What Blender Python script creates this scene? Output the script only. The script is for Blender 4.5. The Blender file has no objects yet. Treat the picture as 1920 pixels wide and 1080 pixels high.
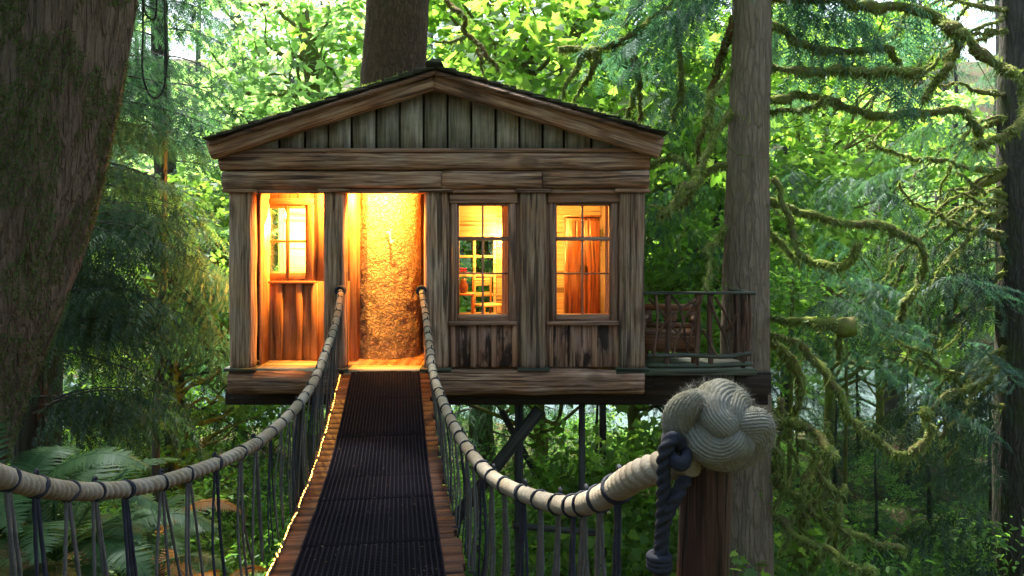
import bpy, math, random
import numpy as np
from mathutils import Vector, Matrix

R = math.radians
sc = bpy.context.scene
col = sc.collection
rnd = random.Random(7)
rng = np.random.default_rng(11)

# ------------------------------------------------------------------ camera
F = 1920 * 28.0 / 36.0          # focal length in photo pixels
CZ = 1.515                      # eye height above the cabin floor
cam = bpy.data.cameras.new('camera'); cam.lens = 28; cam.sensor_width = 36
cam.shift_y = -100 / 1920; cam.clip_start = 0.05; cam.clip_end = 2000
cam_o = bpy.data.objects.new('camera', cam); col.objects.link(cam_o)
cam_o.location = (0, 0, CZ); cam_o.rotation_euler = (R(90), 0, 0)
sc.camera = cam_o

# ------------------------------------------------------------------ sky, sun, exposure
SUN_EL, SUN_AZ = R(58), R(-14)   # sun behind the cabin, a little to the left (az measured from +Y)
w = bpy.data.worlds.new('World'); sc.world = w; w.use_nodes = True
nt = w.node_tree; nt.nodes.clear()
sky = nt.nodes.new('ShaderNodeTexSky'); sky.sky_type = 'NISHITA'; sky.sun_disc = False
sky.sun_elevation = SUN_EL; sky.sun_rotation = SUN_AZ; sky.dust_density = 3.0; sky.air_density = 1.3
bg = nt.nodes.new('ShaderNodeBackground'); bg.inputs[1].default_value = 0.105
ow = nt.nodes.new('ShaderNodeOutputWorld')
nt.links.new(sky.outputs[0], bg.inputs[0]); nt.links.new(bg.outputs[0], ow.inputs[0])
sl = bpy.data.lights.new('sun', 'SUN'); sl.energy = 5.0; sl.angle = R(4); sl.color = (1, .96, .86)
so = bpy.data.objects.new('sun', sl); col.objects.link(so)
d = Vector((math.sin(SUN_AZ) * math.cos(SUN_EL), math.cos(SUN_AZ) * math.cos(SUN_EL), math.sin(SUN_EL)))
so.rotation_euler = d.to_track_quat('Z', 'Y').to_euler()
sc.view_settings.view_transform = 'Standard'; sc.view_settings.look = 'None'
sc.view_settings.exposure = 2.6; sc.view_settings.gamma = 1
LAMP = .62

sc.render.engine = 'CYCLES'
cy = sc.cycles
cy.max_bounces = 7; cy.diffuse_bounces = 3; cy.glossy_bounces = 2; cy.transmission_bounces = 5
cy.transparent_max_bounces = 12; cy.sample_clamp_indirect = 4.0; cy.caustics_reflective = False
cy.use_denoising = True; cy.use_adaptive_sampling = True; cy.adaptive_threshold = 0.02
try:
    cy.denoiser = 'OPENIMAGEDENOISE'; cy.denoising_prefilter = 'ACCURATE'
except Exception: pass

# ------------------------------------------------------------------ helpers
def P(px, py, Y):
    return np.array([(px - 960) * Y / F, Y, CZ - (py - 440) * Y / F])

def hash3(i, j, k):
    h = (i * 374761393 + j * 668265263 + k * 2147483647 + 1013) & 0xffffffff
    h = ((h ^ (h >> 13)) * 1274126177) & 0xffffffff
    return ((h ^ (h >> 16)) & 0xffff) / 65535.0

def vnoise(p):
    p = np.asarray(p, float); i = np.floor(p).astype(np.int64); f = p - i; f = f * f * (3 - 2 * f)
    r = 0
    for a in (0, 1):
        for b in (0, 1):
            for c in (0, 1):
                wgt = (f[..., 0] if a else 1 - f[..., 0]) * (f[..., 1] if b else 1 - f[..., 1]) * (f[..., 2] if c else 1 - f[..., 2])
                r = r + wgt * hash3(i[..., 0] + a, i[..., 1] + b, i[..., 2] + c)
    return r * 2 - 1

def fbm(p, o=4):
    p = np.asarray(p, float); r = 0; a = 1
    for _ in range(o):
        r = r + a * vnoise(p); p = p * 2.03 + 7.1; a *= .5
    return r

class MB:
    """collects triangles and quads, links them as one mesh object"""
    def __init__(s): s.v = []; s.t = []; s.q = []; s.n = 0
    def add(s, V, T=None, Q=None):
        V = np.asarray(V, float).reshape(-1, 3)
        if T is not None and len(T): s.t.append(np.asarray(T, np.int64).reshape(-1, 3) + s.n)
        if Q is not None and len(Q): s.q.append(np.asarray(Q, np.int64).reshape(-1, 4) + s.n)
        s.v.append(V); s.n += len(V); return s
    def arrays(s):
        V = np.concatenate(s.v) if s.v else np.zeros((0, 3))
        T = np.concatenate(s.t) if s.t else np.zeros((0, 3), np.int64)
        Q = np.concatenate(s.q) if s.q else np.zeros((0, 4), np.int64)
        return V, T, Q
    def mesh(s, name, mat, smooth=False):
        V, T, Q = s.arrays(); me = bpy.data.meshes.new(name)
        me.vertices.add(len(V)); me.vertices.foreach_set('co', V.astype(np.float32).ravel())
        nl = len(T) * 3 + len(Q) * 4
        me.loops.add(nl); me.polygons.add(len(T) + len(Q))
        me.loops.foreach_set('vertex_index', np.concatenate([T.ravel(), Q.ravel()]).astype(np.int32))
        ls = np.concatenate([np.arange(len(T)) * 3, len(T) * 3 + np.arange(len(Q)) * 4]).astype(np.int32)
        me.polygons.foreach_set('loop_start', ls)
        if smooth: me.polygons.foreach_set('use_smooth', np.ones(len(T) + len(Q), bool))
        me.update(calc_edges=True); me.materials.append(mat); return me
    def build(s, name, mat, parent=None, loc=None, smooth=False):
        return link(name, s.mesh(name, mat, smooth), parent, loc)
    def box(s, x0, x1, y0, y1, z0, z1):
        V = [(x, y, z) for z in (z0, z1) for y in (y0, y1) for x in (x0, x1)]
        return s.add(V, None, [(0, 2, 3, 1), (4, 5, 7, 6), (0, 1, 5, 4), (2, 6, 7, 3), (0, 4, 6, 2), (1, 3, 7, 5)])
    def prism(s, poly, y0, y1):
        """poly: (x,z) outline, extruded along y"""
        n = len(poly); V = [(x, y0, z) for x, z in poly] + [(x, y1, z) for x, z in poly]
        T = []
        for i in range(1, n - 1): T += [(0, i, i + 1), (n, n + i + 1, n + i)]
        return s.add(V, T, [(i, n + i, n + (i + 1) % n, (i + 1) % n) for i in range(n)])
    def tube(s, pts, rad, seg=8, lobes=0, depth=0., twist=0., closed=False, noise=0., nscale=8., cap=True, flat=None):
        pts = np.asarray(pts, float); n = len(pts)
        rad = np.broadcast_to(np.asarray(rad, float), (n,))
        tg = np.gradient(pts, axis=0)
        if closed: tg = np.roll(pts, -1, 0) - np.roll(pts, 1, 0)
        tg /= np.linalg.norm(tg, axis=1, keepdims=True) + 1e-9
        nr = np.zeros((n, 3)); a = np.array([0, 0, 1.]) if abs(tg[0][2]) < .9 else np.array([1., 0, 0])
        v = a - tg[0] * a.dot(tg[0]); nr[0] = v / np.linalg.norm(v)
        for i in range(1, n):
            v = nr[i - 1] - tg[i] * nr[i - 1].dot(tg[i]); nr[i] = v / (np.linalg.norm(v) + 1e-9)
        bn = np.cross(tg, nr)
        th = np.linspace(0, 2 * math.pi, seg, endpoint=False)
        ln = np.concatenate([[0], np.cumsum(np.linalg.norm(np.diff(pts, axis=0), axis=1))])
        rr = rad[:, None] * np.ones((1, seg))
        if lobes: rr = rr * (1 - depth + depth * 2 * np.abs(np.sin(lobes * .5 * (th[None] - twist * ln[:, None]))) ** .7)
        dirs = np.cos(th)[None, :, None] * nr[:, None] + np.sin(th)[None, :, None] * bn[:, None]
        if noise: rr = rr * (1 + noise * fbm((pts[:, None] + dirs * rad[:, None, None]) * nscale, 3))
        V = pts[:, None] + dirs * rr[..., None]
        i = np.arange(n if closed else n - 1)[:, None]; j = np.arange(seg)[None]
        i2 = (i + 1) % n; j2 = (j + 1) % seg
        Q = np.stack([i * seg + j, i * seg + j2, i2 * seg + j2, i2 * seg + j], -1).reshape(-1, 4)
        V = V.reshape(-1, 3); T = []
        if cap and not closed:
            V = np.vstack([V, pts[0], pts[-1]]); a0 = n * seg
            T = [(a0, (k + 1) % seg, k) for k in range(seg)] + [(a0 + 1, (n - 1) * seg + k, (n - 1) * seg + (k + 1) % seg) for k in range(seg)]
        return s.add(V, T, Q)
    def inst(s, V, T, mats, offs):
        """copies of template V,T by 3x3 matrices mats (k,3,3) and offsets"""
        V = np.asarray(V, float); T = np.asarray(T); k = len(offs)
        W = np.einsum('kij,nj->kni', mats, V) + offs[:, None]
        TT = (T[None] + (np.arange(k) * len(V))[:, None, None]).reshape(-1, 3)
        return s.add(W.reshape(-1, 3), TT)

def link(name, data, parent=None, loc=None):
    o = bpy.data.objects.new(name, data); col.objects.link(o)
    if parent: o.parent = parent
    if loc is not None: o.location = loc
    return o
def empty(name, label, cat, loc=(0, 0, 0), group=None, rz=0):
    o = link(name, None, None, loc); o.rotation_euler.z = rz; o.empty_display_size = .1
    return tag(o, label, cat, group)
def tag(o, label, cat, group=None, kind=None):
    if label: o['label'] = label
    if cat: o['category'] = cat
    if group: o['group'] = group
    if kind: o['kind'] = kind
    return o
def copy_tree(o, parent=None):
    c = o.copy(); col.objects.link(c); c.parent = parent
    for ch in [x for x in o.children]: copy_tree(ch, c)
    return c

def crom(pts, n=8):
    """Catmull-Rom through points"""
    p = np.asarray(pts, float); p = np.vstack([2 * p[0] - p[1], p, 2 * p[-1] - p[-2]]); out = []
    for i in range(1, len(p) - 2):
        t = np.linspace(0, 1, n, endpoint=False)[:, None]
        out.append(.5 * (2 * p[i] + (p[i + 1] - p[i - 1]) * t + (2 * p[i - 1] - 5 * p[i] + 4 * p[i + 1] - p[i + 2]) * t ** 2 + (3 * p[i] - p[i - 1] - 3 * p[i + 1] + p[i + 2]) * t ** 3))
    return np.vstack(out + [p[-2:-1]])

def frames(fw, up):
    """rotation matrices with y along fw and z near up (k,3)"""
    fw = fw / (np.linalg.norm(fw, axis=-1, keepdims=True) + 1e-9)
    x = np.cross(fw, up); x /= np.linalg.norm(x, axis=-1, keepdims=True) + 1e-9
    return np.stack([x, fw, np.cross(x, fw)], -1)

# ------------------------------------------------------------------ materials
class NT:
    def __init__(s, name):
        s.m = bpy.data.materials.new(name); s.m.use_nodes = True; s.t = s.m.node_tree; s.t.nodes.clear()
        s.out = s.n('OutputMaterial')
    def n(s, t, **k):
        nd = s.t.nodes.new('ShaderNode' + t)
        for a, b in k.items(): setattr(nd, a, b)
        return nd
    def l(s, a, b): s.t.links.new(a, b)
    def val(s, sock, v):
        if hasattr(v, 'links') or hasattr(v, 'is_linked'): s.l(v, sock)
        else: sock.default_value = v
    def math(s, op, a, b=0.):
        m = s.n('Math', operation=op); s.val(m.inputs[0], a); s.val(m.inputs[1], b); return m.outputs[0]
    def coords(s, scale=(1, 1, 1), kind='Object', jitter=True):
        tc = s.n('TexCoord'); src = tc.outputs[kind]
        if jitter:
            oi = s.n('ObjectInfo'); mu = s.n('VectorMath', operation='MULTIPLY_ADD'); s.l(oi.outputs['Random'], mu.inputs[0])
            mu.inputs[1].default_value = (37, 53, 71); s.l(src, mu.inputs[2]); src = mu.outputs[0]
        mp = s.n('Mapping'); s.l(src, mp.inputs[0]); mp.inputs['Scale'].default_value = scale
        return mp.outputs[0]
    def noise(s, vec, scale, detail=4, rough=.6, dist=0.):
        n = s.n('TexNoise'); s.l(vec, n.inputs['Vector']); n.inputs['Scale'].default_value = scale
        n.inputs['Detail'].default_value = detail; n.inputs['Roughness'].default_value = rough; n.inputs['Distortion'].default_value = dist
        return n.outputs[0]
    def ramp(s, fac, stops):
        r = s.n('ValToRGB'); s.l(fac, r.inputs[0]); e = r.color_ramp.elements
        while len(e) < len(stops): e.new(.5)
        for x, (p, c) in zip(e, stops): x.position = p; x.color = (*c, 1) if len(c) == 3 else c
        return r.outputs[0]
    def mix(s, fac, a, b, blend='MIX'):
        m = s.n('Mix', data_type='RGBA', blend_type=blend); s.val(m.inputs[0], fac)
        for k, v in ((6, a), (7, b)): s.val(m.inputs[k], v if not isinstance(v, tuple) else (*v, 1))
        return m.outputs[2]
    def bump(s, h, strength=.4, dist=.01):
        b = s.n('Bump'); b.inputs['Strength'].default_value = strength; b.inputs['Distance'].default_value = dist
        s.l(h, b.inputs['Height']); return b.outputs[0]
    def principled(s, color, rough=.7, nrm=None, spec=.3, **k):
        p = s.n('BsdfPrincipled'); s.val(p.inputs['Base Color'], color if not isinstance(color, tuple) else (*color, 1))
        s.val(p.inputs['Roughness'], rough); p.inputs['Specular IOR Level'].default_value = spec
        if nrm is not None: s.l(nrm, p.inputs['Normal'])
        for a, b in k.items(): s.val(p.inputs[a], b)
        s.l(p.outputs[0], s.out.inputs[0]); return s.m

def wood(name, dark, mid, light, axis=0, rough=.75, green=0., knots=.5, spec=.25, fine=1., bump=.5, jitter=True, stain=0., crk_=.8):
    t = NT(name); k = [15., 15., 15.]; k[axis] = .8
    v = t.coords(tuple(k), jitter=jitter); g = t.noise(v, 2.2 * fine, 6, .62, .35)
    k2 = [60., 60., 60.]; k2[axis] = 1.6
    f = t.noise(t.coords(tuple(k2), jitter=jitter), 1.3 * fine, 3, .6)
    big = t.noise(t.coords((1, 1, 1), jitter=jitter), 2.0, 3, .6)
    c = t.ramp(g, [(.34, dark), (.5, mid), (.68, light)])
    c = t.mix(t.math('MULTIPLY', t.math('SUBTRACT', f, .40), 1.8), c, tuple(x * .45 for x in dark))
    oi = t.n('ObjectInfo')
    hs = t.n('HueSaturation'); t.l(c, hs.inputs['Color']); t.l(t.math('ADD', t.math('MULTIPLY', oi.outputs['Random'], .5), .74), hs.inputs['Value'])
    t.l(t.math('ADD', t.math('MULTIPLY', big, .8), .6), hs.inputs['Saturation']); c = hs.outputs[0]
    if knots:
        kv = [5., 5., 5.]; kv[axis] = 2.6
        vo = t.n('TexVoronoi'); t.l(t.coords(tuple(kv), jitter=jitter), vo.inputs['Vector']); vo.inputs['Scale'].default_value = .55
        kk = t.ramp(vo.outputs['Distance'], [(.14, (1, 1, 1)), (.22, (0, 0, 0))])
        c = t.mix(t.math('MULTIPLY', kk, knots), c, tuple(x * .3 for x in dark))
    if green:
        gm = t.ramp(t.noise(t.coords((1.2, 1.2, 2.0), jitter=jitter), 2.6, 4, .65), [(.42, (0, 0, 0)), (.68, (1, 1, 1))])
        c = t.mix(t.math('MULTIPLY', gm, green), c, (.075, .105, .045))
    if stain:
        sm = t.ramp(t.noise(t.coords((5, 5, 1.3), jitter=jitter), 1.5, 4, .6), [(.47, (0, 0, 0)), (.56, (1, 1, 1))])
        c = t.mix(t.math('MULTIPLY', sm, stain), c, (.018, .01, .008))
    ck = [22., 22., 22.]; ck[axis] = .7
    crk = t.ramp(t.noise(t.coords(tuple(ck), jitter=jitter), 1.0 * fine, 2, .5, .6), [(.36, (1, 1, 1)), (.43, (0, 0, 0))])
    c = t.mix(t.math('MULTIPLY', crk, crk_), c, tuple(x * .18 for x in dark))
    h = t.math('SUBTRACT', t.math('ADD', t.math('MULTIPLY', f, .6), g), t.math('MULTIPLY', crk, .8))
    return t.principled(c, rough, t.bump(h, bump, .012), spec)

def leaf(name, a, b, ta, tb, trans=.45, rough=.45, gloss=.05):
    t = NT(name); ge = t.n('NewGeometry'); oi = t.n('ObjectInfo')
    r = t.math('ADD', t.math('MULTIPLY', ge.outputs['Random Per Island'], .7), t.math('MULTIPLY', oi.outputs['Random'], .3))
    cd = t.mix(r, a, b); ct = t.mix(r, ta, tb)
    di = t.n('BsdfDiffuse'); t.l(cd, di.inputs[0]); tr = t.n('BsdfTranslucent'); t.l(ct, tr.inputs[0])
    gl = t.n('BsdfGlossy'); gl.inputs['Roughness'].default_value = rough; gl.inputs[0].default_value = (.8, .9, 1, 1)
    m1 = t.n('MixShader'); m1.inputs[0].default_value = trans; t.l(di.outputs[0], m1.inputs[1]); t.l(tr.outputs[0], m1.inputs[2])
    m2 = t.n('MixShader'); m2.inputs[0].default_value = gloss; t.l(m1.outputs[0], m2.inputs[1]); t.l(gl.outputs[0], m2.inputs[2])
    t.l(m2.outputs[0], t.out.inputs[0]); return t.m

def bark(name, dark, light, moss=None, mossamt=0., scale=1., side=None, bump=1., zs=.8, crack=.45):
    t = NT(name); v = t.coords((5 * scale, 5 * scale, zs * scale), jitter=False)
    g = t.noise(v, 3.2, 7, .65, .8)
    vo = t.n('TexVoronoi', feature='DISTANCE_TO_EDGE'); wv = t.n('VectorMath', operation='MULTIPLY_ADD'); nn_ = t.n('TexNoise'); t.l(v, nn_.inputs['Vector']); nn_.inputs['Scale'].default_value = 2.5; nn_.inputs['Detail'].default_value = 3
    t.l(nn_.outputs['Color'], wv.inputs[0]); wv.inputs[1].default_value = (.7, .7, .7); t.l(v, wv.inputs[2]); t.l(wv.outputs[0], vo.inputs['Vector']); vo.inputs['Scale'].default_value = 3.0
    cr = t.ramp(vo.outputs['Distance'], [(0, (0, 0, 0)), (.16, (1, 1, 1))])
    c = t.ramp(g, [(.3, dark), (.7, light)]); c = t.mix(t.math('MULTIPLY', t.math('SUBTRACT', 1., cr), crack), c, tuple(x * .35 for x in dark))
    fine = t.noise(t.coords((1, 1, .6), jitter=False), 60 * scale, 3, .6)
    c = t.mix(.35, c, t.mix(fine, dark, light))
    big = t.noise(t.coords((1, 1, .5), jitter=False), 1.7, 4, .6)
    c = t.mix(t.math('MULTIPLY', big, .5), c, tuple(x * .5 + .01 for x in light))
    if moss:
        mm = t.noise(t.coords((1, 1, .55), jitter=False), 2.1, 6, .7)
        if side is not None:
            sx = t.n('SeparateXYZ'); tc = t.n('TexCoord'); t.l(tc.outputs['Object'], sx.inputs[0])
            mm = t.math('ADD', mm, t.math('MULTIPLY', t.math('SUBTRACT', sx.outputs[0], side[0]), side[1]))
        mk = t.ramp(mm, [(.62 - mossamt, (0, 0, 0)), (.74 - mossamt, (1, 1, 1))])
        mc = t.mix(t.noise(t.coords(jitter=False), 35., 3), tuple(x * .5 for x in moss), tuple(x * 1.3 for x in moss))
        c = t.mix(mk, c, mc)
    h = t.math('ADD', g, t.math('ADD', t.math('MULTIPLY', cr, .6), t.math('MULTIPLY', fine, .25)))
    return t.principled(c, .9, t.bump(h, bump, .03), .15)

def emit(name, c, s):
    t = NT(name); e = t.n('Emission'); e.inputs[0].default_value = (*c, 1); e.inputs[1].default_value = s; t.l(e.outputs[0], t.out.inputs[0]); return t.m

def plain(name, c, rough=.6, spec=.3, nscale=20., nb=.3, var=.3, **k):
    t = NT(name); n = t.noise(t.coords(), nscale, 4)
    return t.principled(t.mix(n, tuple(x * (1 - var) for x in c), tuple(x * (1 + var) for x in c)), rough, t.bump(n, nb, .005), spec, **k)

M = {}
M['log_h'] = wood('weathered_log_horizontal', (.10, .046, .03), (.34, .175, .11), (.57, .345, .235), 0, green=.05, bump=1.)
M['log_v'] = wood('weathered_log_upright', (.12, .066, .045), (.37, .22, .145), (.56, .37, .265), 0, green=.08, bump=.9)
M['rafter'] = wood('barked_rafter_log', (.13, .06, .038), (.38, .205, .13), (.60, .39, .265), 0, green=.0, bump=1.)
M['gable'] = wood('grey_green_gable_board', (.20, .165, .14), (.40, .34, .28), (.55, .48, .42), 2, green=.35, knots=.25, crk_=.15)
M['trim'] = wood('brown_window_trim', (.21, .10, .065), (.36, .185, .12), (.46, .26, .175), 2, rough=.6, knots=.15, bump=.3)
M['trim_h'] = wood('brown_trim_across', (.21, .10, .065), (.36, .185, .12), (.46, .26, .175), 0, rough=.6, knots=.15, bump=.3)
M['stained'] = wood('water_stained_board', (.15, .065, .045), (.30, .15, .105), (.40, .23, .17), 2, knots=.1, stain=.95, green=.12)
M['cedar'] = wood('new_cedar_board', (.30, .13, .05), (.40, .19, .08), (.47, .24, .11), 2, rough=.55, knots=.2, bump=.25)
M['cedar_h'] = wood('new_cedar_board_across', (.30, .13, .05), (.40, .19, .08), (.47, .24, .11), 0, rough=.55, knots=.2, bump=.25)
M['pale_h'] = wood('pale_interior_board', (.5, .36, .2), (.62, .48, .3), (.70, .56, .38), 0, rough=.6, knots=.2, bump=.15)
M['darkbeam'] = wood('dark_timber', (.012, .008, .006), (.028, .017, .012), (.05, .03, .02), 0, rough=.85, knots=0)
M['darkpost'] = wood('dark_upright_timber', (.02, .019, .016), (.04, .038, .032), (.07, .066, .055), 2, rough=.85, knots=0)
M['shingle'] = wood('mossy_shingle', (.02, .017, .014), (.045, .038, .03), (.075, .07, .055), 0, green=.5, knots=0, rough=.9)
M['fascia'] = wood('red_brown_fascia', (.10, .045, .024), (.18, .085, .045), (.24, .12, .07), 0, rough=.65, knots=.1)
M['plank'] = wood('wet_bridge_plank', (.022, .011, .008), (.055, .026, .018), (.09, .046, .032), 0, rough=.6, spec=.05, knots=.15, bump=.06)
M['deckp'] = wood('dark_deck_board', (.03, .03, .022), (.06, .058, .045), (.1, .1, .075), 0, rough=.6, green=.5, knots=0)
M['branch'] = wood('peeled_red_branch', (.05, .022, .014), (.11, .05, .03), (.18, .085, .05), 2, knots=0, rough=.7)
M['bench'] = wood('varnished_brown_bench', (.10, .035, .015), (.2, .075, .03), (.28, .12, .05), 0, rough=.4, spec=.4, knots=0)
M['rubber'] = plain('black_rubber', (.011, .010, .0135), .8, .0, 60, .4)
M['post'] = wood('smooth_brown_post', (.02, .008, .006), (.045, .019, .014), (.075, .032, .024), 2, rough=.6, spec=.2, knots=.3, bump=.5, fine=2.5)
M['darkrope'] = plain('dark_blue_rope', (.02, .022, .03), .85, .15, 90, .5, .5)
M['strand'] = plain('grey_cord', (.075, .07, .062), .85, .15, 90, .5, .5)
M['bark_big'] = bark('big_tree_bark', (.035, .021, .014), (.25, .165, .115), (.05, .075, .016), .06, 1.6, (-1.6, -.42), zs=.45, crack=.12)
M['bark_mid'] = bark('grey_brown_bark', (.04, .03, .024), (.13, .10, .08), (.05, .065, .02), .03, 1.0)
M['bark_upper'] = bark('shade_darkened_fir_bark', (.03, .016, .010), (.15, .085, .055), (.045, .06, .016), .06, 1.3, bump=1., zs=1.6, crack=.6)  # same trunk's bark, shade above the roof put into its colour; moss is real
M['bark_cabin'] = bark('lamplit_furrowed_bark', (.16, .10, .055), (.64, .50, .33), (.06, .07, .02), -.12, 1.1, bump=1., zs=6., crack=.75)  # same bark in the porch, paler: lamplight put into its colour
M['bark_cedar'] = bark('cedar_bark', (.12, .085, .06), (.34, .25, .18), (.05, .07, .02), .0, .9)
M['bark_far'] = bark('far_bark', (.03, .027, .022), (.09, .08, .065), (.045, .06, .018), .12, .8)
def mossmat(name, a, b, c):
    t = NT(name); n = t.noise(t.coords(jitter=False), 26, 5, .7); n2 = t.noise(t.coords(jitter=False), 3.5, 4, .6)
    k = t.mix(t.ramp(n2, [(.4, (0, 0, 0)), (.62, (1, 1, 1))]), t.mix(n, a, b), c)
    return t.principled(k, .95, t.bump(t.noise(t.coords(jitter=False), 70, 3), .9, .015), .1)
M['moss'] = mossmat('mossy_branch', (.065, .088, .016), (.20, .24, .04), (.12, .10, .04))
M['brownbranch'] = mossmat('orange_brown_branch', (.09, .045, .018), (.2, .105, .04), (.10, .085, .03))
M['tuft'] = leaf('moss_tuft', (.075, .11, .018), (.21, .27, .045), (.14, .2, .03), (.34, .44, .08), .35, .6, 0.02)
M['trunk_moss'] = leaf('dark_trunk_moss', (.03, .045, .009), (.095, .125, .022), (.06, .09, .015), (.15, .2, .035), .3, .6, .01)
M['needle'] = leaf('hemlock_needle', (.012, .036, .017), (.036, .08, .034), (.04, .12, .045), (.10, .24, .075), .42, .55, .018)
M['needle_blue'] = leaf('fir_needle', (.018, .048, .028), (.045, .10, .055), (.05, .15, .07), (.12, .30, .12), .4, .55, .018)
M['needle_dark'] = leaf('dark_cedar_needle', (.010, .026, .010), (.028, .055, .018), (.035, .09, .02), (.08, .17, .035), .35, .55, .018)
M['maple'] = leaf('bigleaf_maple_leaf', (.035, .08, .012), (.10, .16, .03), (.13, .36, .02), (.5, .76, .10), .6, .5, .015)
M['maple_far'] = leaf('pale_maple_leaf', (.07, .13, .03), (.11, .18, .06), (.32, .58, .12), (.5, .78, .25), .6, .5, .015)
M['shrub'] = leaf('understory_leaf', (.04, .105, .016), (.10, .185, .034), (.16, .42, .035), (.32, .64, .08), .5, .5, .015)
M['fern'] = leaf('fern_leaf', (.025, .06, .022), (.05, .10, .035), (.09, .22, .06), (.17, .36, .1), .4, .5, .015)
M['fern_orange_lit'] = leaf('orange_lit_fern_leaf', (.16, .07, .012), (.24, .11, .02), (.3, .13, .02), (.45, .2, .03), .45, .5, .015)  # orange glow of the bridge lights put into the leaf colour
M['stem'] = plain('fern_stem', (.13, .07, .03), .7)
M['pale'] = plain('cream_cloth', (.6, .45, .3), .9, .1, 8, .2, .1)

def glassmat():
    t = NT('window_glass'); tr = t.n('BsdfTransparent'); gl = t.n('BsdfGlossy'); gl.inputs['Roughness'].default_value = .02
    lw = t.n('LayerWeight'); lw.inputs[0].default_value = .12
    m = t.n('MixShader'); t.l(t.math('MULTIPLY', lw.outputs['Fresnel'], .2), m.inputs[0]); t.l(tr.outputs[0], m.inputs[1]); t.l(gl.outputs[0], m.inputs[2])
    t.l(m.outputs[0], t.out.inputs[0]); return t.m
M['glass'] = glassmat()
def ropemat(name, a, b, c):
    t = NT(name); n = t.noise(t.coords(jitter=False), 160, 4, .7); n2 = t.noise(t.coords(jitter=False), 9, 4)
    return t.principled(t.mix(t.ramp(n2, [(.4, (0, 0, 0)), (.65, (1, 1, 1))]), t.mix(n, a, b), c), .95, t.bump(n, .7, .004), .1)
M['rope'] = ropemat('pale_hemp_rope', (.13, .11, .085), (.33, .285, .225), (.17, .135, .09))
M['knot'] = ropemat('fuzzy_wool_rope', (.085, .083, .07), (.27, .26, .215), (.14, .13, .09))
M['fuzz'] = plain('rope_fuzz', (.2, .19, .15), 1., .05)

def groundmat():
    t = NT('forest_floor'); n = t.noise(t.coords(jitter=False), 1.2, 6, .7); f = t.noise(t.coords(jitter=False), 14, 5, .7)
    c = t.mix(t.ramp(n, [(.4, (0, 0, 0)), (.6, (1, 1, 1))]), t.mix(f, (.03, .018, .01), (.10, .06, .035)), t.mix(f, (.02, .035, .008), (.06, .09, .02)))
    return t.principled(c, .95, t.bump(f, .9, .08), .1)
M['ground'] = groundmat()
def watermat():
    t = NT('river_water'); n = t.noise(t.coords((1, .5, 1), jitter=False), 2.2, 4, .6)
    return t.principled((.10, .14, .15), .12, t.bump(n, .5, .1), .9)
M['water'] = watermat()

# ------------------------------------------------------------------ ground and river
def gz(x, y):
    x = np.asarray(x, float); y = np.asarray(y, float)
    s = np.clip((y - 2.2 - np.clip(-x - 1.8, 0, 4) * 1.3) / 7.0, 0, 1); s = s * s * (3 - 2 * s)
    z = -.55 - 5.0 * s
    z = z - 1.0 * np.exp(-((y - 37) / 6.5) ** 2)
    z = z + 9 * np.clip((-y - 2) / 22, 0, 1) ** 1.5
    h = np.clip((y - 46) / 70, 0, 1); z = z + 32 * h * h * (3 - 2 * h)
    return z + .18 * vnoise(np.stack([x * .5, y * .5, x * 0], -1)) + .5 * (s > .5) * vnoise(np.stack([x * .11, y * .11, x * 0 + 3], -1))
gx = np.concatenate([np.linspace(-140, -22, 24), np.linspace(-20, 22, 90), np.linspace(24, 140, 24)])
gy = np.concatenate([np.linspace(-30, -4, 8), np.linspace(-3, 50, 110), np.linspace(54, 190, 26)])
X, Y = np.meshgrid(gx, gy); nx, ny = len(gx), len(gy)
i = np.arange(ny - 1)[:, None]; j = np.arange(nx - 1)[None]
Qg = np.stack([i * nx + j, i * nx + j + 1, (i + 1) * nx + j + 1, (i + 1) * nx + j], -1).reshape(-1, 4)
o = MB().add(np.stack([X, Y, gz(X, Y)], -1), None, Qg).build('ground', M['ground'], smooth=True); o['kind'] = 'structure'
o = MB().add([(-90, 29, -6.05), (90, 29, -6.05), (90, 45.5, -6.05), (-90, 45.5, -6.05)], None, [(0, 1, 2, 3)]).build('river', M['water']); o['kind'] = 'structure'

# ------------------------------------------------------------------ cabin
FY = 9.05
def FX(px, Y=FY): return (px - 960) * Y / F
def FZ(py, Y=FY): return CZ - (py - 440) * Y / F

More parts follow.
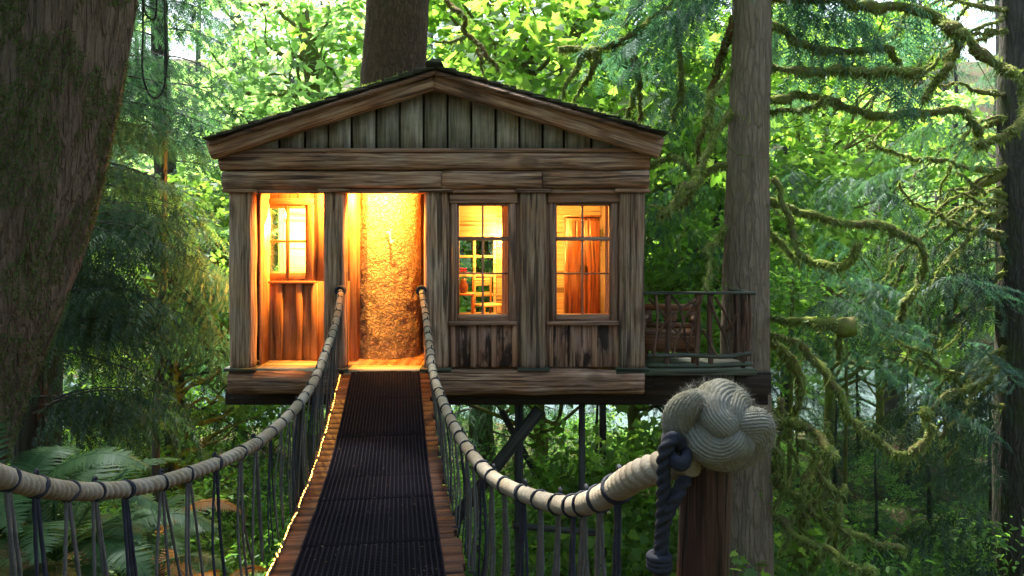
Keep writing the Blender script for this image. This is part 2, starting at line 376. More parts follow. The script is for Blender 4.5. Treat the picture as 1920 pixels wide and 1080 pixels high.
def log(name, a, b, depth, h, y, mat, parent, seed, rough=.06, power=3.2, n=None, seg=20, wane=.5):
    """a hewn log lying in the plane y: a, b are (x, z) ends of its axis"""
    a = np.array(a); b = np.array(b); L = np.linalg.norm(b - a); n = n or max(8, int(L / .07))
    u = np.linspace(-L / 2, L / 2, n); th = np.linspace(0, 2 * math.pi, seg, endpoint=False)
    c, s = np.cos(th), np.sin(th); e = 2 / power
    yy = np.sign(c) * np.abs(c) ** e * depth / 2; zz = np.sign(s) * np.abs(s) ** e * h / 2
    U, Yy = np.meshgrid(u, yy, indexing='ij'); _, Zz = np.meshgrid(u, zz, indexing='ij')
    q = np.stack([U * 1.6 + seed * 9.7, Yy * 9, Zz * 9 + seed], -1); k = 1 + rough * fbm(q, 3)
    k2 = 1 + wane * rough * 2 * vnoise(np.stack([U * 2.3 + seed * 5, U * 0 + seed, np.sign(Zz) * 3], -1))
    V = np.stack([U + .006 * vnoise(np.stack([Yy * 40, Zz * 40, U * 0 + seed], -1)), Yy * k, Zz * k * k2], -1)
    i = np.arange(n - 1)[:, None]; j = np.arange(seg)[None]; j2 = (j + 1) % seg
    Q = np.stack([i * seg + j, (i + 1) * seg + j, (i + 1) * seg + j2, i * seg + j2], -1).reshape(-1, 4)
    V = np.vstack([V.reshape(-1, 3), [[-L / 2, 0, 0], [L / 2, 0, 0]]]); m = n * seg
    T = [(m, k_, (k_ + 1) % seg) for k_ in range(seg)] + [(m + 1, (n - 1) * seg + (k_ + 1) % seg, (n - 1) * seg + k_) for k_ in range(seg)]
    o = MB().add(V, T, Q).build(name, mat, parent, ((a[0] + b[0]) / 2, y, (a[1] + b[1]) / 2), smooth=True)
    o.rotation_euler.y = -math.atan2(b[1] - a[1], b[0] - a[0]); return o

def board(name, x0, x1, y0, y1, z0, z1, mat, parent, bev=.004):
    """a box with chamfered front edges, centred on its own origin"""
    cx, cy, cz = (x0 + x1) / 2, (y0 + y1) / 2, (z0 + z1) / 2; a, b, c = abs(x1 - x0) / 2, abs(y1 - y0) / 2, abs(z1 - z0) / 2
    bev = min(bev, a * .4, b * .4, c * .4)
    V = [(sx * (a - bev), -b, sz * (c - bev)) for sx, sz in ((-1, -1), (1, -1), (1, 1), (-1, 1))]
    V += [(sx * a, -b + bev, sz * c) for sx, sz in ((-1, -1), (1, -1), (1, 1), (-1, 1))]
    V += [(sx * a, b, sz * c) for sx, sz in ((-1, -1), (1, -1), (1, 1), (-1, 1))]
    Q = [(0, 1, 2, 3), (11, 10, 9, 8)]
    for k in (0, 4): Q += [(k + 4 + i, k + 4 + (i + 1) % 4, k + (i + 1) % 4, k + i) for i in range(4)]
    return MB().add(V, None, Q).build(name, mat, parent, (cx, cy, cz))

cabin = empty('treehouse_cabin', 'weathered wooden treehouse cabin with lit windows and low gable roof', 'treehouse', (0, 0, 0))
# upright slab posts with caps and feet
posts = []
for k, (a, b) in enumerate([(428, 475), (606, 648), (794, 840), (976, 1024), (1161, 1210)]):
    x = FX((a + b) / 2); wd = FX(b) - FX(a)
    o = log('post', (x, FZ(692)), (x, FZ(360)), .2, wd, FY + .08, M['log_v'], cabin, k + 1, .05, 4.2, n=30)
    posts.append(o)
    board('post_cap', FX(a - 8), FX(b + 8), FY - .06, FY + .2, FZ(361), FZ(354.6), M['log_h'], cabin)
    board('post_foot', FX(a - 6), FX(b + 6), FY - .06, FY + .2, FZ(695), FZ(689.5), M['deckp'], cabin)
# stacked beams over the openings
log('beam_log', (FX(414), FZ(303)), (FX(1217), FZ(301.5)), .26, .215, FY + .06, M['log_h'], cabin, 20, .05)
for k, (a, b, c) in enumerate([(419, 828, 338), (829, 1016, 337.5), (1017.5, 1216, 336)]):
    log('beam_log', (FX(a), FZ(c)), (FX(b), FZ(c - .4)), .24, .215, FY + .06, M['log_h'], cabin, 21 + k, .05)
board('ledge_trim', FX(416), FX(1216), FY - .06, FY + .17, FZ(286), FZ(279), M['trim_h'], cabin)
for a, b in [(484, 597), (657, 785), (849, 967), (1033, 1153)]:
    board('lintel_trim', FX(a), FX(b), FY - .01, FY + .15, FZ(362), FZ(355.5), M['trim_h'], cabin)
# sill logs and the dark carrying beam
log('sill_log', (FX(429), FZ(717)), (FX(640), FZ(717)), .26, .275, FY + .06, M['log_h'], cabin, 31, .06, 2.8)
log('sill_log', (FX(802), FZ(717)), (FX(1207), FZ(717)), .26, .285, FY + .06, M['log_h'], cabin, 32, .08, 2.8)
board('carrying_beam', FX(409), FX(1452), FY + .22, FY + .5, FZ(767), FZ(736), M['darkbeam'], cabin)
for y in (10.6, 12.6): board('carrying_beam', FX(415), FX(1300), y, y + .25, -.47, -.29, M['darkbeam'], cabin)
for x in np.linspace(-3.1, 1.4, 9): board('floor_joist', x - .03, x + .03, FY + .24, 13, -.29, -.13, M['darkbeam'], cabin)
# gable boards under the rafters
gab = link('gable', None, cabin)
ap = (FX(815, 9.0), FZ(152, 9.0)); le = (FX(404, 9.0), FZ(283, 9.0)); re = (FX(1226, 9.0), FZ(276, 9.0))
def rz_(x):
    if x < ap[0]: t = (x - le[0]) / (ap[0] - le[0]); return le[1] + t * (ap[1] - le[1])
    t = (x - ap[0]) / (re[0] - ap[0]); return ap[1] + t * (re[1] - ap[1])
ed = [440, 520, 568, 613, 657, 703, 748, 793, 838, 883, 929, 974, 1018, 1058, 1110, 1190]
for k in range(len(ed) - 1):
    x0, x1 = FX(ed[k] + 2.2), FX(ed[k + 1] - 2.2); z0 = FZ(279); yf = FY + .055 + .018 * ((k * 7) % 3)
    pl = [(x0, z0), (x1, z0), (x1, max(z0 + .02, rz_(x1))), (x0, max(z0 + .02, rz_(x0)))]
    if x0 < ap[0] < x1: pl.insert(3, ap)
    cx = (x0 + x1) / 2
    MB().prism([(x - cx, z - z0) for x, z in pl], yf, yf + .03).build('board', M['gable'], gab, (cx, 0, z0))
MB().prism([(FX(430), FZ(280)), (FX(1200), FZ(280)), ap], FY + .13, FY + .16).build('backing_board', M['darkbeam'], gab)
# rafters and fascia
log('rafter_log', (le[0] - .02, le[1] + .0), (ap[0] - .005, ap[1] + .005), .2, .225, 8.93, M['rafter'], cabin, 41, .06, 3.4)
log('rafter_log', (ap[0] + .005, ap[1] + .005), (re[0] + .06, re[1] - .02), .2, .235, 8.93, M['rafter'], cabin, 42, .06, 3.4)
RY0, RY1 = 8.74, 13.3
A = np.array([FX(815, RY0), FZ(128, RY0)]); Lf = np.array([FX(391, RY0), FZ(263, RY0)]); Rt = np.array([FX(1241, RY0), FZ(252, RY0)])
roof = MB()
for e in (Lf, Rt):
    n_ = np.array([0, -.035]); roof.prism([tuple(A), tuple(e), tuple(e + n_), tuple(A + n_)] if e is Lf else [tuple(e), tuple(A), tuple(A + n_), tuple(e + n_)], RY0 + .05, RY1)
roof = roof.build('roof', M['darkbeam'], cabin)
for e in (Lf, Rt):
    up = np.array([0, -.066]); nn = np.array([0, -.02])
    pl = [A + nn, e + nn, e + up * .85, A + up * 1.05] if e is Lf else [e + nn, A + nn, A + up * 1.05, e + up * .85]
    cx = (A + e) / 2
    o = MB().prism([tuple(p - cx) for p in pl], 0, .03).build('fascia', M['fascia'], cabin, (cx[0], RY0 + .01, cx[1]))
# shingles: courses up each slope; the gable-edge ones are pieces of their own, the field is joined
field = MB(); NC = 15
for si, e in enumerate((Lf, Rt)):
    v = (A - e); L = np.linalg.norm(v); u = v / L; nrm = np.array([-u[1], u[0]]) * (1 if si == 0 else -1)
    for c in range(NC):
        s0 = c * L / NC - .05; s1 = s0 + L / NC * 1.9; y = RY0 - .03; first = True
        while y < RY1:
            wd = rnd.uniform(.1, .19); th = rnd.uniform(.02, .036); j = rnd.uniform(-.02, .015)
            p0 = e + u * (s0 + j) + nrm * .026; p1 = e + u * min(s1, L - .01) + nrm * .004
            pl = [p0, p1, p1 + nrm * th * .4, p0 + nrm * th]
            if si == 1: pl = pl[::-1]
            if first:
                cx = (p0 + p1) / 2
                MB().prism([tuple(p - cx) for p in pl], 0, wd - .006).build('shingle', M['shingle'], roof, (cx[0], y, cx[1]))
            else: field.prism([tuple(p) for p in pl], y, min(y + wd - .006, RY1))
            first = False; y += wd
o = field.build('shingle_field', M['shingle'], roof); o['kind'] = 'stuff'
cap = MB(); cap.prism([(A[0] - .1, A[1] + .03), (A[0] + .1, A[1] + .03), (A[0] + .07, A[1] + .085), (A[0] - .02, A[1] + .1), (A[0] - .09, A[1] + .065)], RY0 - .05, 9.55)
cap.build('ridge_cap', M['shingle'], roof)

# floor, walls, ceiling
def wallbox(name, x0, x1, y0, y1, z0, z1, mat): return board(name, x0, x1, y0, y1, z0, z1, mat, cabin, .002)
fl = link('floor', None, cabin)
for k in range(33):
    x0 = -3.22 + k * .143; board('floor_board', x0, x0 + .138, FY + .22, 13.0, -.13, -.012, M['cedar_h'], fl, .003)
# door threshold: pale plank across the opening
board('threshold', FX(648) - .02, FX(794) + .02, FY - .03, FY + .21, -.16, -.006, M['pale_h'], cabin, .01)
XL, XR, YB, ZC = FX(430), FX(1206), 12.95, 2.3
XP0, XP1 = -1.9, FX(797)            # porch side walls
ceil = wallbox('ceiling', XL, XR, FY + .19, YB + .1, ZC, ZC + .05, M['pale_h'])
wallbox('header', XL, XR, FY + .195, FY + .235, 1.992, 2.36, M['cedar_h'])
for x0_, x1_ in ((XL, XP0), (XP1, XR)): wallbox('base_wall', x0_, x1_, FY + .16, FY + .2, -.14, .0, M['cedar_h'])
# left outer wall with a window that throws light on the trees beside it
for (y0, y1, z0, z1) in ((FY + .19, 9.95, 0, ZC), (10.95, YB, 0, ZC), (9.95, 10.95, 0, .35), (9.95, 10.95, 1.9, ZC)):
    wallbox('side_wall', XL, XL + .06, y0, y1, z0 - .01, z1, M['gable'])
wallbox('side_window_pane', XL + .02, XL + .026, 9.95, 10.95, .35, 1.9, M['glass'])
wallbox('side_wall', XR - .06, XR, FY + .19, YB, -.01, ZC, M['gable'])
# back wall with window opening in the big room
BX0, BX1, BZ0, BZ1 = (848 - 960) * YB / F, (931 - 960) * YB / F, .2, 1.50
for (x0, x1, z0, z1) in ((XL, BX0, 0, ZC), (BX1, XR, 0, ZC), (BX0, BX1, 0, BZ0), (BX0, BX1, BZ1, ZC)):
    wallbox('back_wall', x0, x1, YB, YB + .08, z0 - .01, z1, M['pale_h'])
bw = link('back_window', None, cabin)
for x in (BX0 + .03, (BX0 + BX1) / 2, BX1 - .03): board('muntin', x - .022, x + .022, YB - .02, YB + .04, BZ0, BZ1, M['pale_h'], bw)
for z in np.linspace(BZ0 + .03, BZ1 - .03, 5): board('muntin', BX0, BX1, YB - .014, YB + .034, z - .02, z + .02, M['pale_h'], bw)
board('pane', BX0, BX1, YB + .01, YB + .014, BZ0, BZ1, M['glass'], bw, .001)
wallbox('room_lining', XL + .062, XP0, 11.0, 11.05, 0, ZC, M['pale_h'])
wallbox('room_lining', XP0 - .032, XP0 - .002, 9.64, 11.0, 0, ZC, M['pale_h'])
# porch: alcove wall, return walls
AY = 9.58
def AXp(px): return (px - 960) * AY / F
def AZp(py): return CZ - (py - 440) * AY / F
wallbox('porch_wall', XP0, XP0 + .03, AY + .03, 11.2, 0, ZC, M['cedar'])
wallbox('porch_wall', XP1 - .02, XP1 + .06, FY + .19, YB, 0, ZC, M['cedar'])
wallbox('porch_wall', XP0 - .05, XP1, 11.2, 11.25, 0, ZC, M['cedar'])
wallbox('corner_board', XP0 - .05, XP0 + .035, AY - .012, AY + .03, 0, ZC, M['cedar'])
wallbox('alcove_jamb', FX(476), FX(479), FY + .19, AY, 0, ZC, M['cedar'])
W0, W1, Z0, Z1 = AXp(500), AXp(583), AZp(522), AZp(381)
for (x0, x1, z0, z1) in ((XL + .06, W0, AZp(527), ZC), (W1, XP0 - .05, AZp(527), ZC), (W0, W1, Z1, ZC), (W0, W1, AZp(527), Z0), (XL + .06, XP0 - .05, 0, AZp(527))):
    wallbox('alcove_wall', x0, x1, AY, AY + .05, z0, z1, M['cedar'])
aw = link('alcove_window', None, cabin)
for x0, x1, z0, z1, m in [(488, 500, 527, 374, 'cedar'), (577, 589, 527, 374, 'cedar')]:
    board('casing', AXp(x0), AXp(x1), AY - .025, AY - .001, AZp(z0), AZp(z1), M[m], aw)
board('casing', AXp(488), AXp(589), AY - .03, AY - .001, AZp(384), AZp(372), M['cedar_h'], aw)
board('sill', AXp(486), AXp(592), AY - .07, AY - .001, AZp(531), AZp(526.5), M['cedar_h'], aw)
for x in (502.5, 539, 576): board('sash_stile', AXp(x - 3), AXp(x + 3), AY - .012, AY + .03, Z0, Z1, M['cedar'], aw)
for y0, y1 in ((523, 511), (455, 450), (391, 383)): board('sash_rail', AXp(500), AXp(579), AY - .008, AY + .026, AZp(y0), AZp(y1), M['cedar_h'], aw)
for x0, x1 in ((505.5, 536), (542, 573)):
    for y0, y1 in ((511, 455), (450, 391)): board('pane', AXp(x0), AXp(x1), AY + .008, AY + .012, AZp(y0), AZp(y1), M['glass'], aw, .001)
pn = link('board_panel', None, cabin)
for x0, x1 in ((488, 499), (519, 531), (557, 568), (585, 596)): board('batten', AXp(x0), AXp(x1), AY - .05, AY - .001, .02, AZp(532), M['cedar'], pn)
for x0, x1 in ((499, 519), (531, 557), (568, 585)): board('board', AXp(x0) + .002, AXp(x1) - .002, AY - .01, AY - .001, .02, AZp(532), M['cedar'], pn)
board('alcove_step', FX(478), FX(604), FY + .0, AY - .032, -.13, .0, M['pale_h'], cabin)
# the two tall windows
WY = FY + .1
def WX(px): return (px - 960) * WY / F
def WZ(py): return CZ - (py - 440) * WY / F
for k, (a, b, mid, fl_, fr_) in enumerate([(858, 955, 905, 840, 976), (1041, 1145, 1092, 1024, 1161)]):
    wd = link('window', None, cabin)
    board('casing', WX(a - 11), WX(a), WY - .05, WY + .06, WZ(604), WZ(381), M['trim'], wd)
    board('casing', WX(b), WX(b + 12), WY - .05, WY + .06, WZ(604), WZ(381), M['trim'], wd)
    board('casing', WX(a - 14), WX(b + 15), WY - .062, WY + .06, WZ(381), WZ(362), M['trim_h'], wd)
    board('sill', WX(a - 16), WX(b + 14), WY - .1, WY + .06, WZ(608), WZ(601), M['trim_h'], wd)
    board('sash_stile', WX(a), WX(a + 3), WY - .01, WY + .05, WZ(601), WZ(381), M['trim'], wd)
    board('sash_stile', WX(b - 3), WX(b), WY - .01, WY + .05, WZ(601), WZ(381), M['trim'], wd)
    board('sash_stile', WX(mid - 2), WX(mid + 2), WY + .0, WY + .04, WZ(590), WZ(385), M['trim'], wd, .002)
    for y0, y1, q in ((601, 589, -.02), (451.5, 444, -.012), (514.5, 511.5, .004), (386, 381, -.008)):
        board('sash_rail', WX(a + 1), WX(b - 1), WY + q, WY + .044, WZ(y0), WZ(y1), M['trim_h'], wd, .002)
    for x0, x1 in ((a + 3, mid - 2), (mid + 2, b - 3)):
        for y0, y1 in ((589, 514.5), (511.5, 451.5), (444, 386)): board('pane', WX(x0), WX(x1), WY + .02, WY + .024, WZ(y0), WZ(y1), M['glass'], wd, .001)
    for x0, x1 in ((fl_, a - 11), (b + 12, fr_)): wallbox('infill_board', WX(x0) - .02, WX(x1) + .02, WY - .005, WY + .07, 0, ZC, M['trim'])
    pn = link('stained_panel', None, cabin)
    n3 = [a - 9 + (b - a + 19) * t for t in (0, 1 / 3, 2 / 3, 1)]
    for q in range(3): board('board', WX(n3[q]), WX(n3[q + 1]) - .003, WY - .03, WY - .01, .0, WZ(608), M['stained'], pn)
    for q in range(4): board('batten', WX(n3[q]) - .03 + (.012 if q == 0 else 0), WX(n3[q]) + .03, WY - .05, WY - .029, .0, WZ(609), M['log_v'] if 0 else M['trim'], pn)
    wallbox('inner_wall', WX(fl_), WX(fr_), WY + .07, WY + .1, 0, WZ(608), M['pale_h'])
    wallbox('inner_wall', WX(fl_), WX(fr_), WY + .07, WY + .1, WZ(375), ZC, M['pale_h'])

# stilts and braces beneath
def tim(name, a, b, w_, mat=M['darkpost']):
    a = np.array(a); b = np.array(b); d_ = b - a; L = np.linalg.norm(d_); c = (a + b) / 2
    o = MB().box(-w_ / 2, w_ / 2, -w_ / 2, w_ / 2, -L / 2, L / 2).build(name, mat, cabin, c)
    o.rotation_euler = Vector(d_).to_track_quat('Z', 'Y').to_euler()
def gp(px, Y): x = (px - 960) * Y / F; return (x, Y, float(gz(x, Y)) - .3)
for px, Y, w_ in ((973, 9.42, .10), (1091, 9.42, .07), (560, 12.7, .16), (1130, 12.7, .1)):
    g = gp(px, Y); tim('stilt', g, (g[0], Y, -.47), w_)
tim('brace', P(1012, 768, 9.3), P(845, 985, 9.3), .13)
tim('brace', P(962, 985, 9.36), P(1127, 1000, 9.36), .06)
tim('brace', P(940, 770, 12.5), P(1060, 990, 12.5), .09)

# balcony deck and its bracket
dk = link('balcony', None, cabin)
XD0, XD1 = FX(1156), FX(1408, 9.2)
for k in range(8): board('deck_board', XD0 + (.31 if k > 0 else 0) , XD1, 9.02 + k * .15, 9.16 + k * .15, -.06, -.015, M['deckp'], dk)
board('deck_rim', XD0 - .01, XD1 + .01, 9.0, 9.018, -.075, -.0, M['deckp'], dk)
for x in (FX(1236), FX(1390)): board('bracket', x - .06, x + .06, 9.05, 10.1, -.22, -.062, M['darkbeam'], dk)
board('deck_beam', FX(1210), FX(1450), 9.12, 9.25, -.32, -.065, M['darkbeam'], dk)

# railing of crooked peeled branches
rail = empty('branch_railing', 'rustic railing of crooked peeled branches around the small balcony', 'railing')
RYY = 9.1
def branch(name, pts, r0, r1, parent, mat, seg=8, noise=.12, n=6, nscale=14):
    c = crom(pts, n); return MB().tube(c, np.linspace(r0, r1, len(c)), seg, noise=noise, nscale=nscale).build(name, mat, parent, smooth=True)
board('top_rail', FX(1206), XD1 + .01, RYY - .05, RYY + .05, FZ(551.5, RYY), FZ(547, RYY), M['deckp'], rail)
branch('bottom_rail', [P(1214, 667, RYY), P(1290, 666, RYY), P(1360, 668, RYY), P(1408, 662, RYY)], .028, .028, rail, M['deckp'])
branch('bottom_rail', [P(1214, 685, RYY), P(1310, 686, RYY), P(1408, 682, RYY)], .03, .03, rail, M['deckp'])
for x in (1252, 1308, 1332, 1394): branch('rail_post', [P(x, 550, RYY), P(x + rnd.uniform(-2, 2), 620, RYY + .02), P(x + rnd.uniform(-3, 3), 690, RYY)], .035, .03, rail, M['branch'])
for pts in ([(1216, 560), (1245, 590), (1262, 615), (1300, 655)], [(1305, 560), (1262, 590), (1235, 625), (1222, 668)], [(1310, 562), (1285, 595), (1268, 640), (1262, 668)],
            [(1330, 560), (1345, 600), (1362, 640), (1368, 668)], [(1340, 556), (1358, 585), (1372, 615)], [(1318, 618), (1330, 640), (1345, 668)], [(1372, 600), (1385, 590), (1362, 622)],
            [(1395, 552), (1398, 590), (1392, 630), (1396, 680)], [(1255, 552), (1275, 575), (1280, 600), (1290, 668)], [(1405, 552), (1407, 610), (1404, 668)], [(1230, 552), (1233, 600), (1226, 668)], [(1318, 552), (1305, 590), (1296, 625), (1290, 650)]):
    branch('baluster', [P(x, y, RYY + rnd.uniform(-.03, .03)) for x, y in pts], .017, .012, rail, M['branch'], 7)
# side return of the railing, going back
for y in (9.45, 9.85): branch('rail_post', [(XD1, y, -.02), (XD1 + .02, y, .4), (XD1, y, .82)], .03, .03, rail, M['branch'])
board('top_rail', XD1 - .045, XD1 + .045, RYY + .05, 10.2, .82, .85, M['deckp'], rail)

# carved bench on the balcony
bench = empty('garden_bench', 'brown varnished wooden bench with cut-out back on the balcony', 'bench', (FX(1255, 9.6), 9.6, 0), rz=R(-14))
def bb(name, *a, rx=0):
    o = board(name, *a, M['bench'], bench, .008); o.rotation_euler.x = rx; return o
bb('seat', -.32, .32, -.24, .22, .33, .37)
bb('apron', -.32, .32, -.26, -.235, .14, .33)
for x in (-.29, .29):
    bb('leg', x - .03, x + .03, -.23, -.17, 0, .33); bb('leg', x - .03, x + .03, .16, .22, 0, .33)
    bb('armrest', x - .035, x + .035, -.24, .2, .50, .53); bb('arm_support', x - .025, x + .025, -.22, -.17, .37, .5)
for x0, x1 in ((-.32, -.22), (-.08, .08), (.22, .32)): bb('back_slat', x0, x1, .2, .225, .37, .58)
bb('back_rail', -.34, .34, .195, .235, .58, .66); bb('back_rail', -.32, .32, .195, .235, .37, .43)

# the living trunk that stands in the porch and passes through the roof
tt = empty('porch_fir_tree', 'big furrowed fir trunk standing in the lit porch and rising through the roof', 'tree', (-1.60, 10.15, -6))
n, sg = 260, 72; zz = np.concatenate([np.linspace(-6, -.2, 30), np.linspace(-.18, 2.2, 150), np.linspace(2.25, 14, 80)]); n = len(zz); th = np.linspace(0, 2 * math.pi, sg, endpoint=False)
ax = np.where(zz < 2, 0, (zz - 2) * .045); ay = np.where(zz < 2, 0, (zz - 2) * .09)
rad = .436 + .0 * np.clip(zz - 2, 0, 1) + .12 * np.exp(-(zz + 6) / 1.2) - .012 * np.clip(zz - 2, 0, 20)
Zg, Th = np.meshgrid(zz, th, indexing='ij'); q = np.stack([np.cos(Th) * 7, np.sin(Th) * 7, Zg * 5.5], -1)
rr = rad[:, None] * (1 + .028 * fbm(q * 1.3, 4) + .03 * np.minimum(0, np.abs(vnoise(q * 2.1)) - .25) * 2)
V = np.stack([np.cos(Th) * rr + ax[:, None], np.sin(Th) * rr + ay[:, None], Zg + 6], -1).reshape(-1, 3)
i = np.arange(n - 1)[:, None]; j = np.arange(sg)[None]; j2 = (j + 1) % sg
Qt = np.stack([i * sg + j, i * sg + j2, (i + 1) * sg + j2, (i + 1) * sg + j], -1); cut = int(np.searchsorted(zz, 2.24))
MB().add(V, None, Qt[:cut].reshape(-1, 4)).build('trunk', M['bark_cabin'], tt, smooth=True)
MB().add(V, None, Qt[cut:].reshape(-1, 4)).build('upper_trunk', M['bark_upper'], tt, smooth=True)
# coat hook screwed to that trunk
hk = empty('antler_hook', 'small pale antler-like hook fixed to the lit trunk', 'hook', tuple(P(733, 445, 9.70)))
M['ivory'] = plain('pale_antler', (.7, .6, .45), .45, .4)
branch('hook_stem', [(-.045, .0, .06), (-.005, -.05, .05), (.005, -.06, -.02), (.02, -.08, -.07), (.055, -.08, -.03)], .016, .009, hk, M['ivory'], 8, .1)
branch('hook_prong', [(0, -.03, .03), (.005, -.06, .065), (.01, -.07, .1)], .014, .006, hk, M['ivory'], 8, .1)

# furniture seen through the windows
M['wardrobe'] = wood('red_brown_wardrobe', (.10, .03, .01), (.19, .065, .02), (.26, .10, .035), 2, rough=.35, spec=.5, knots=.1)
wr = empty('wardrobe', 'tall red-brown wooden wardrobe behind the window beside the balcony', 'wardrobe', ((1093 - 960) * 11.6 / F, 11.6, 0))
def wb(name, *a, m='wardrobe'): return board(name, *a, M[m], wr, .004)
wb('carcass', -.25, .25, .03, .45, .0, 1.77)
wb('door', -.245, -.003, 0, .028, .06, 1.72); wb('door', .003, .245, 0, .028, .06, 1.72)
wb('cornice', -.27, .27, -.02, .47, 1.772, 1.8)
for x in (-.03, .03): wb('handle', x - .008, x + .008, -.025, -.002, .95, 1.07, m='darkbeam')
tb = empty('side_table', 'small orange wooden table under the flowers inside the lit room', 'table', ((868 - 960) * 11.3 / F, 11.3, 0))
board('table_top', -.16, .16, -.16, .16, .66, .69, M['cedar_h'], tb)
for sx in (-1, 1):
    for sy in (-1, 1): board('leg', sx * .14 - .015, sx * .14 + .015, sy * .14 - .015, sy * .14 + .015, 0, .66, M['wardrobe'], tb)
M['pink'] = plain('pink_petal', (.75, .03, .25), .7); M['vase'] = plain('brown_vase', (.12, .04, .02), .3, .5)
vs = empty('flower_vase', 'brown vase of pink flowers on the small table inside', 'vase', ((869 - 960) * 11.3 / F, 11.3, .69))
vm = MB(); vm.tube([(0, 0, 0), (0, 0, .03), (0, 0, .1), (0, 0, .16), (0, 0, .2)], [.04, .06, .07, .035, .045], 16); vm.build('vase_body', M['vase'], vs, smooth=True)
for k in range(6):
    a = k * 1.05; p = (.04 * math.cos(a), .04 * math.sin(a), .27 + .03 * (k % 3))
    branch('flower_stem', [(0, 0, .18), p], .004, .004, vs, M['shrub'], 5, 0)
    fm = MB(); pt = np.array([(0, 0, 0), (.028, .014, .014), (.04, 0, .02), (.028, -.014, .014)])
    for r_ in range(7):
        c_, s_ = math.cos(r_ * .9), math.sin(r_ * .9); fm.add(pt @ np.array([[c_, s_, 0], [-s_, c_, 0], [0, 0, 1]]), [(0, 1, 2), (0, 2, 3)])
    fm.build('flower_head', M['pink'], vs, p)
ch = empty('dining_chair', 'pale wooden chair beside the back window inside', 'chair', ((914 - 960) * 12.3 / F, 12.3, 0), rz=.6)
board('seat', -.18, .18, -.18, .18, .42, .45, M['pale_h'], ch)
for sx in (-1, 1):
    for sy in (-1, 1): board('leg', sx * .16 - .014, sx * .16 + .014, sy * .16 - .014, sy * .16 + .014, 0, .42, M['cedar'], ch)
    board('back_post', sx * .16 - .014, sx * .16 + .014, .147, .173, .45, .85, M['cedar'], ch)
board('back_rail', -.145, .145, .15, .17, .72, .84, M['pale_h'], ch); board('back_rail', -.145, .145, .15, .17, .55, .62, M['pale_h'], ch)
for k, (px, label) in enumerate(((941, 'cream curtain at the edge of the window next to the porch'), (1135, 'cream curtain at the edge of the window next to the balcony'))):
    cu = MB(); xs = np.linspace(0, .11, 22); yy = .018 * np.sin(xs * 170)
    V = np.concatenate([np.stack([xs * s_, yy, xs * 0 + z_], -1) for z_, s_ in ((.3, 1.1), (1.0, 1), (1.95, .9))]); 
    i = np.arange(2)[:, None]; j = np.arange(21)[None]
    cu.add(V, None, np.stack([i * 22 + j, i * 22 + j + 1, (i + 1) * 22 + j + 1, (i + 1) * 22 + j], -1).reshape(-1, 4))
    tag(cu.build('curtain', M['pale'], None, ((px - 960) * 9.45 / F, 9.45 + .02, 0), smooth=True), label, 'curtain')

# lit lamps
M['bulb'] = emit('lit_bulb', (1, .72, .3), 30.)
def lamp(name, label, loc, watt, r=.03, parts=True):
    e = empty(name, label, 'lamp', loc)
    b_ = MB(); b_.tube([(0, 0, -.05), (0, 0, -.04), (0, 0, -.01), (0, 0, .02), (0, 0, .035)], [.004, .02, .028, .018, .012], 12); b_.build('bulb', M['bulb'], e, smooth=True)
    s_ = MB(); s_.tube([(0, 0, .036), (0, 0, .09)], [.016, .02], 12); s_.build('socket', M['darkpost'], e, smooth=True)
    l = bpy.data.lights.new('bulb_light', 'POINT'); l.energy = watt * LAMP; l.color = (1, .43, .07); l.shadow_soft_size = r
    lo = link('bulb_light', l, e, (0, 0, -.09)); return e
lamp('porch_lamp', 'bare warm bulb tucked under the porch ceiling by the slab post', (-2.0, 9.32, 2.13), 120)
lamp('porch_lamp', 'bare warm bulb hidden under the beam in front of the big trunk', (-1.42, 9.33, 2.14), 125)
lamp('room_lamp', 'bright bulb hanging in the small room behind the alcove window', (-2.93, 10.35, 1.78), 300)
lamp('room_lamp', 'warm bulb hanging in the middle of the big room', (.15, 11.0, 2.1), 150)
lamp('wall_sconce', 'glowing wall lamp in the upper corner of the window next to the porch', tuple(P(946, 436, 12.7)), 45)
# ------------------------------------------------------------------ rope bridge
bridge = empty('rope_bridge', 'sagging plank footbridge with thick rope handrails leading to the treehouse', 'bridge')
_by = np.array([-.5, 1, 2, 3, 4, 5, 6, 7, 8, 9.02]); _bz = np.array([-.05, -.06, -.10, -.15, -.205, -.27, -.305, -.27, -.17, -.03])
def bz(y): 
    y = np.asarray(y, float); t = np.interp(y, _by, _bz); return (np.interp(y - .4, _by, _bz) + np.interp(y + .4, _by, _bz) + 2 * t) / 4
def bx(y): return -.17 - .1415 * np.asarray(y, float)
HEAD = math.atan(.1415)
pl_mesh = []
for k in range(4):
    m = MB(); a, b, c = .5, .071, .02; nsub = 7; rs = np.random.default_rng(k)
    us = np.linspace(-a, a, nsub); V = []
    for u in us:
        j = rs.normal(0, .0025, 4)
        V += [(u, -b + j[0], -c), (u, -b + j[1] * .4, c - .002), (u, -b + .002, c), (u, b - .002, c + j[2] * .3), (u, b + j[3] * .4, c - .002), (u, b, -c)]
    Q = []
    for i in range(nsub - 1):
        for j in range(6): Q.append((i * 6 + j, (i + 1) * 6 + j, (i + 1) * 6 + (j + 1) % 6, i * 6 + (j + 1) % 6))
    Q += [(0, 1, 4, 5), (1, 2, 3, 4), ((nsub - 1) * 6 + 5, (nsub - 1) * 6 + 4, (nsub - 1) * 6 + 1, (nsub - 1) * 6), ((nsub - 1) * 6 + 4, (nsub - 1) * 6 + 3, (nsub - 1) * 6 + 2, (nsub - 1) * 6 + 1)]
    pl_mesh.append(m.add(V, None, Q).mesh('plank', M['plank']))
y = -.4; k = 0
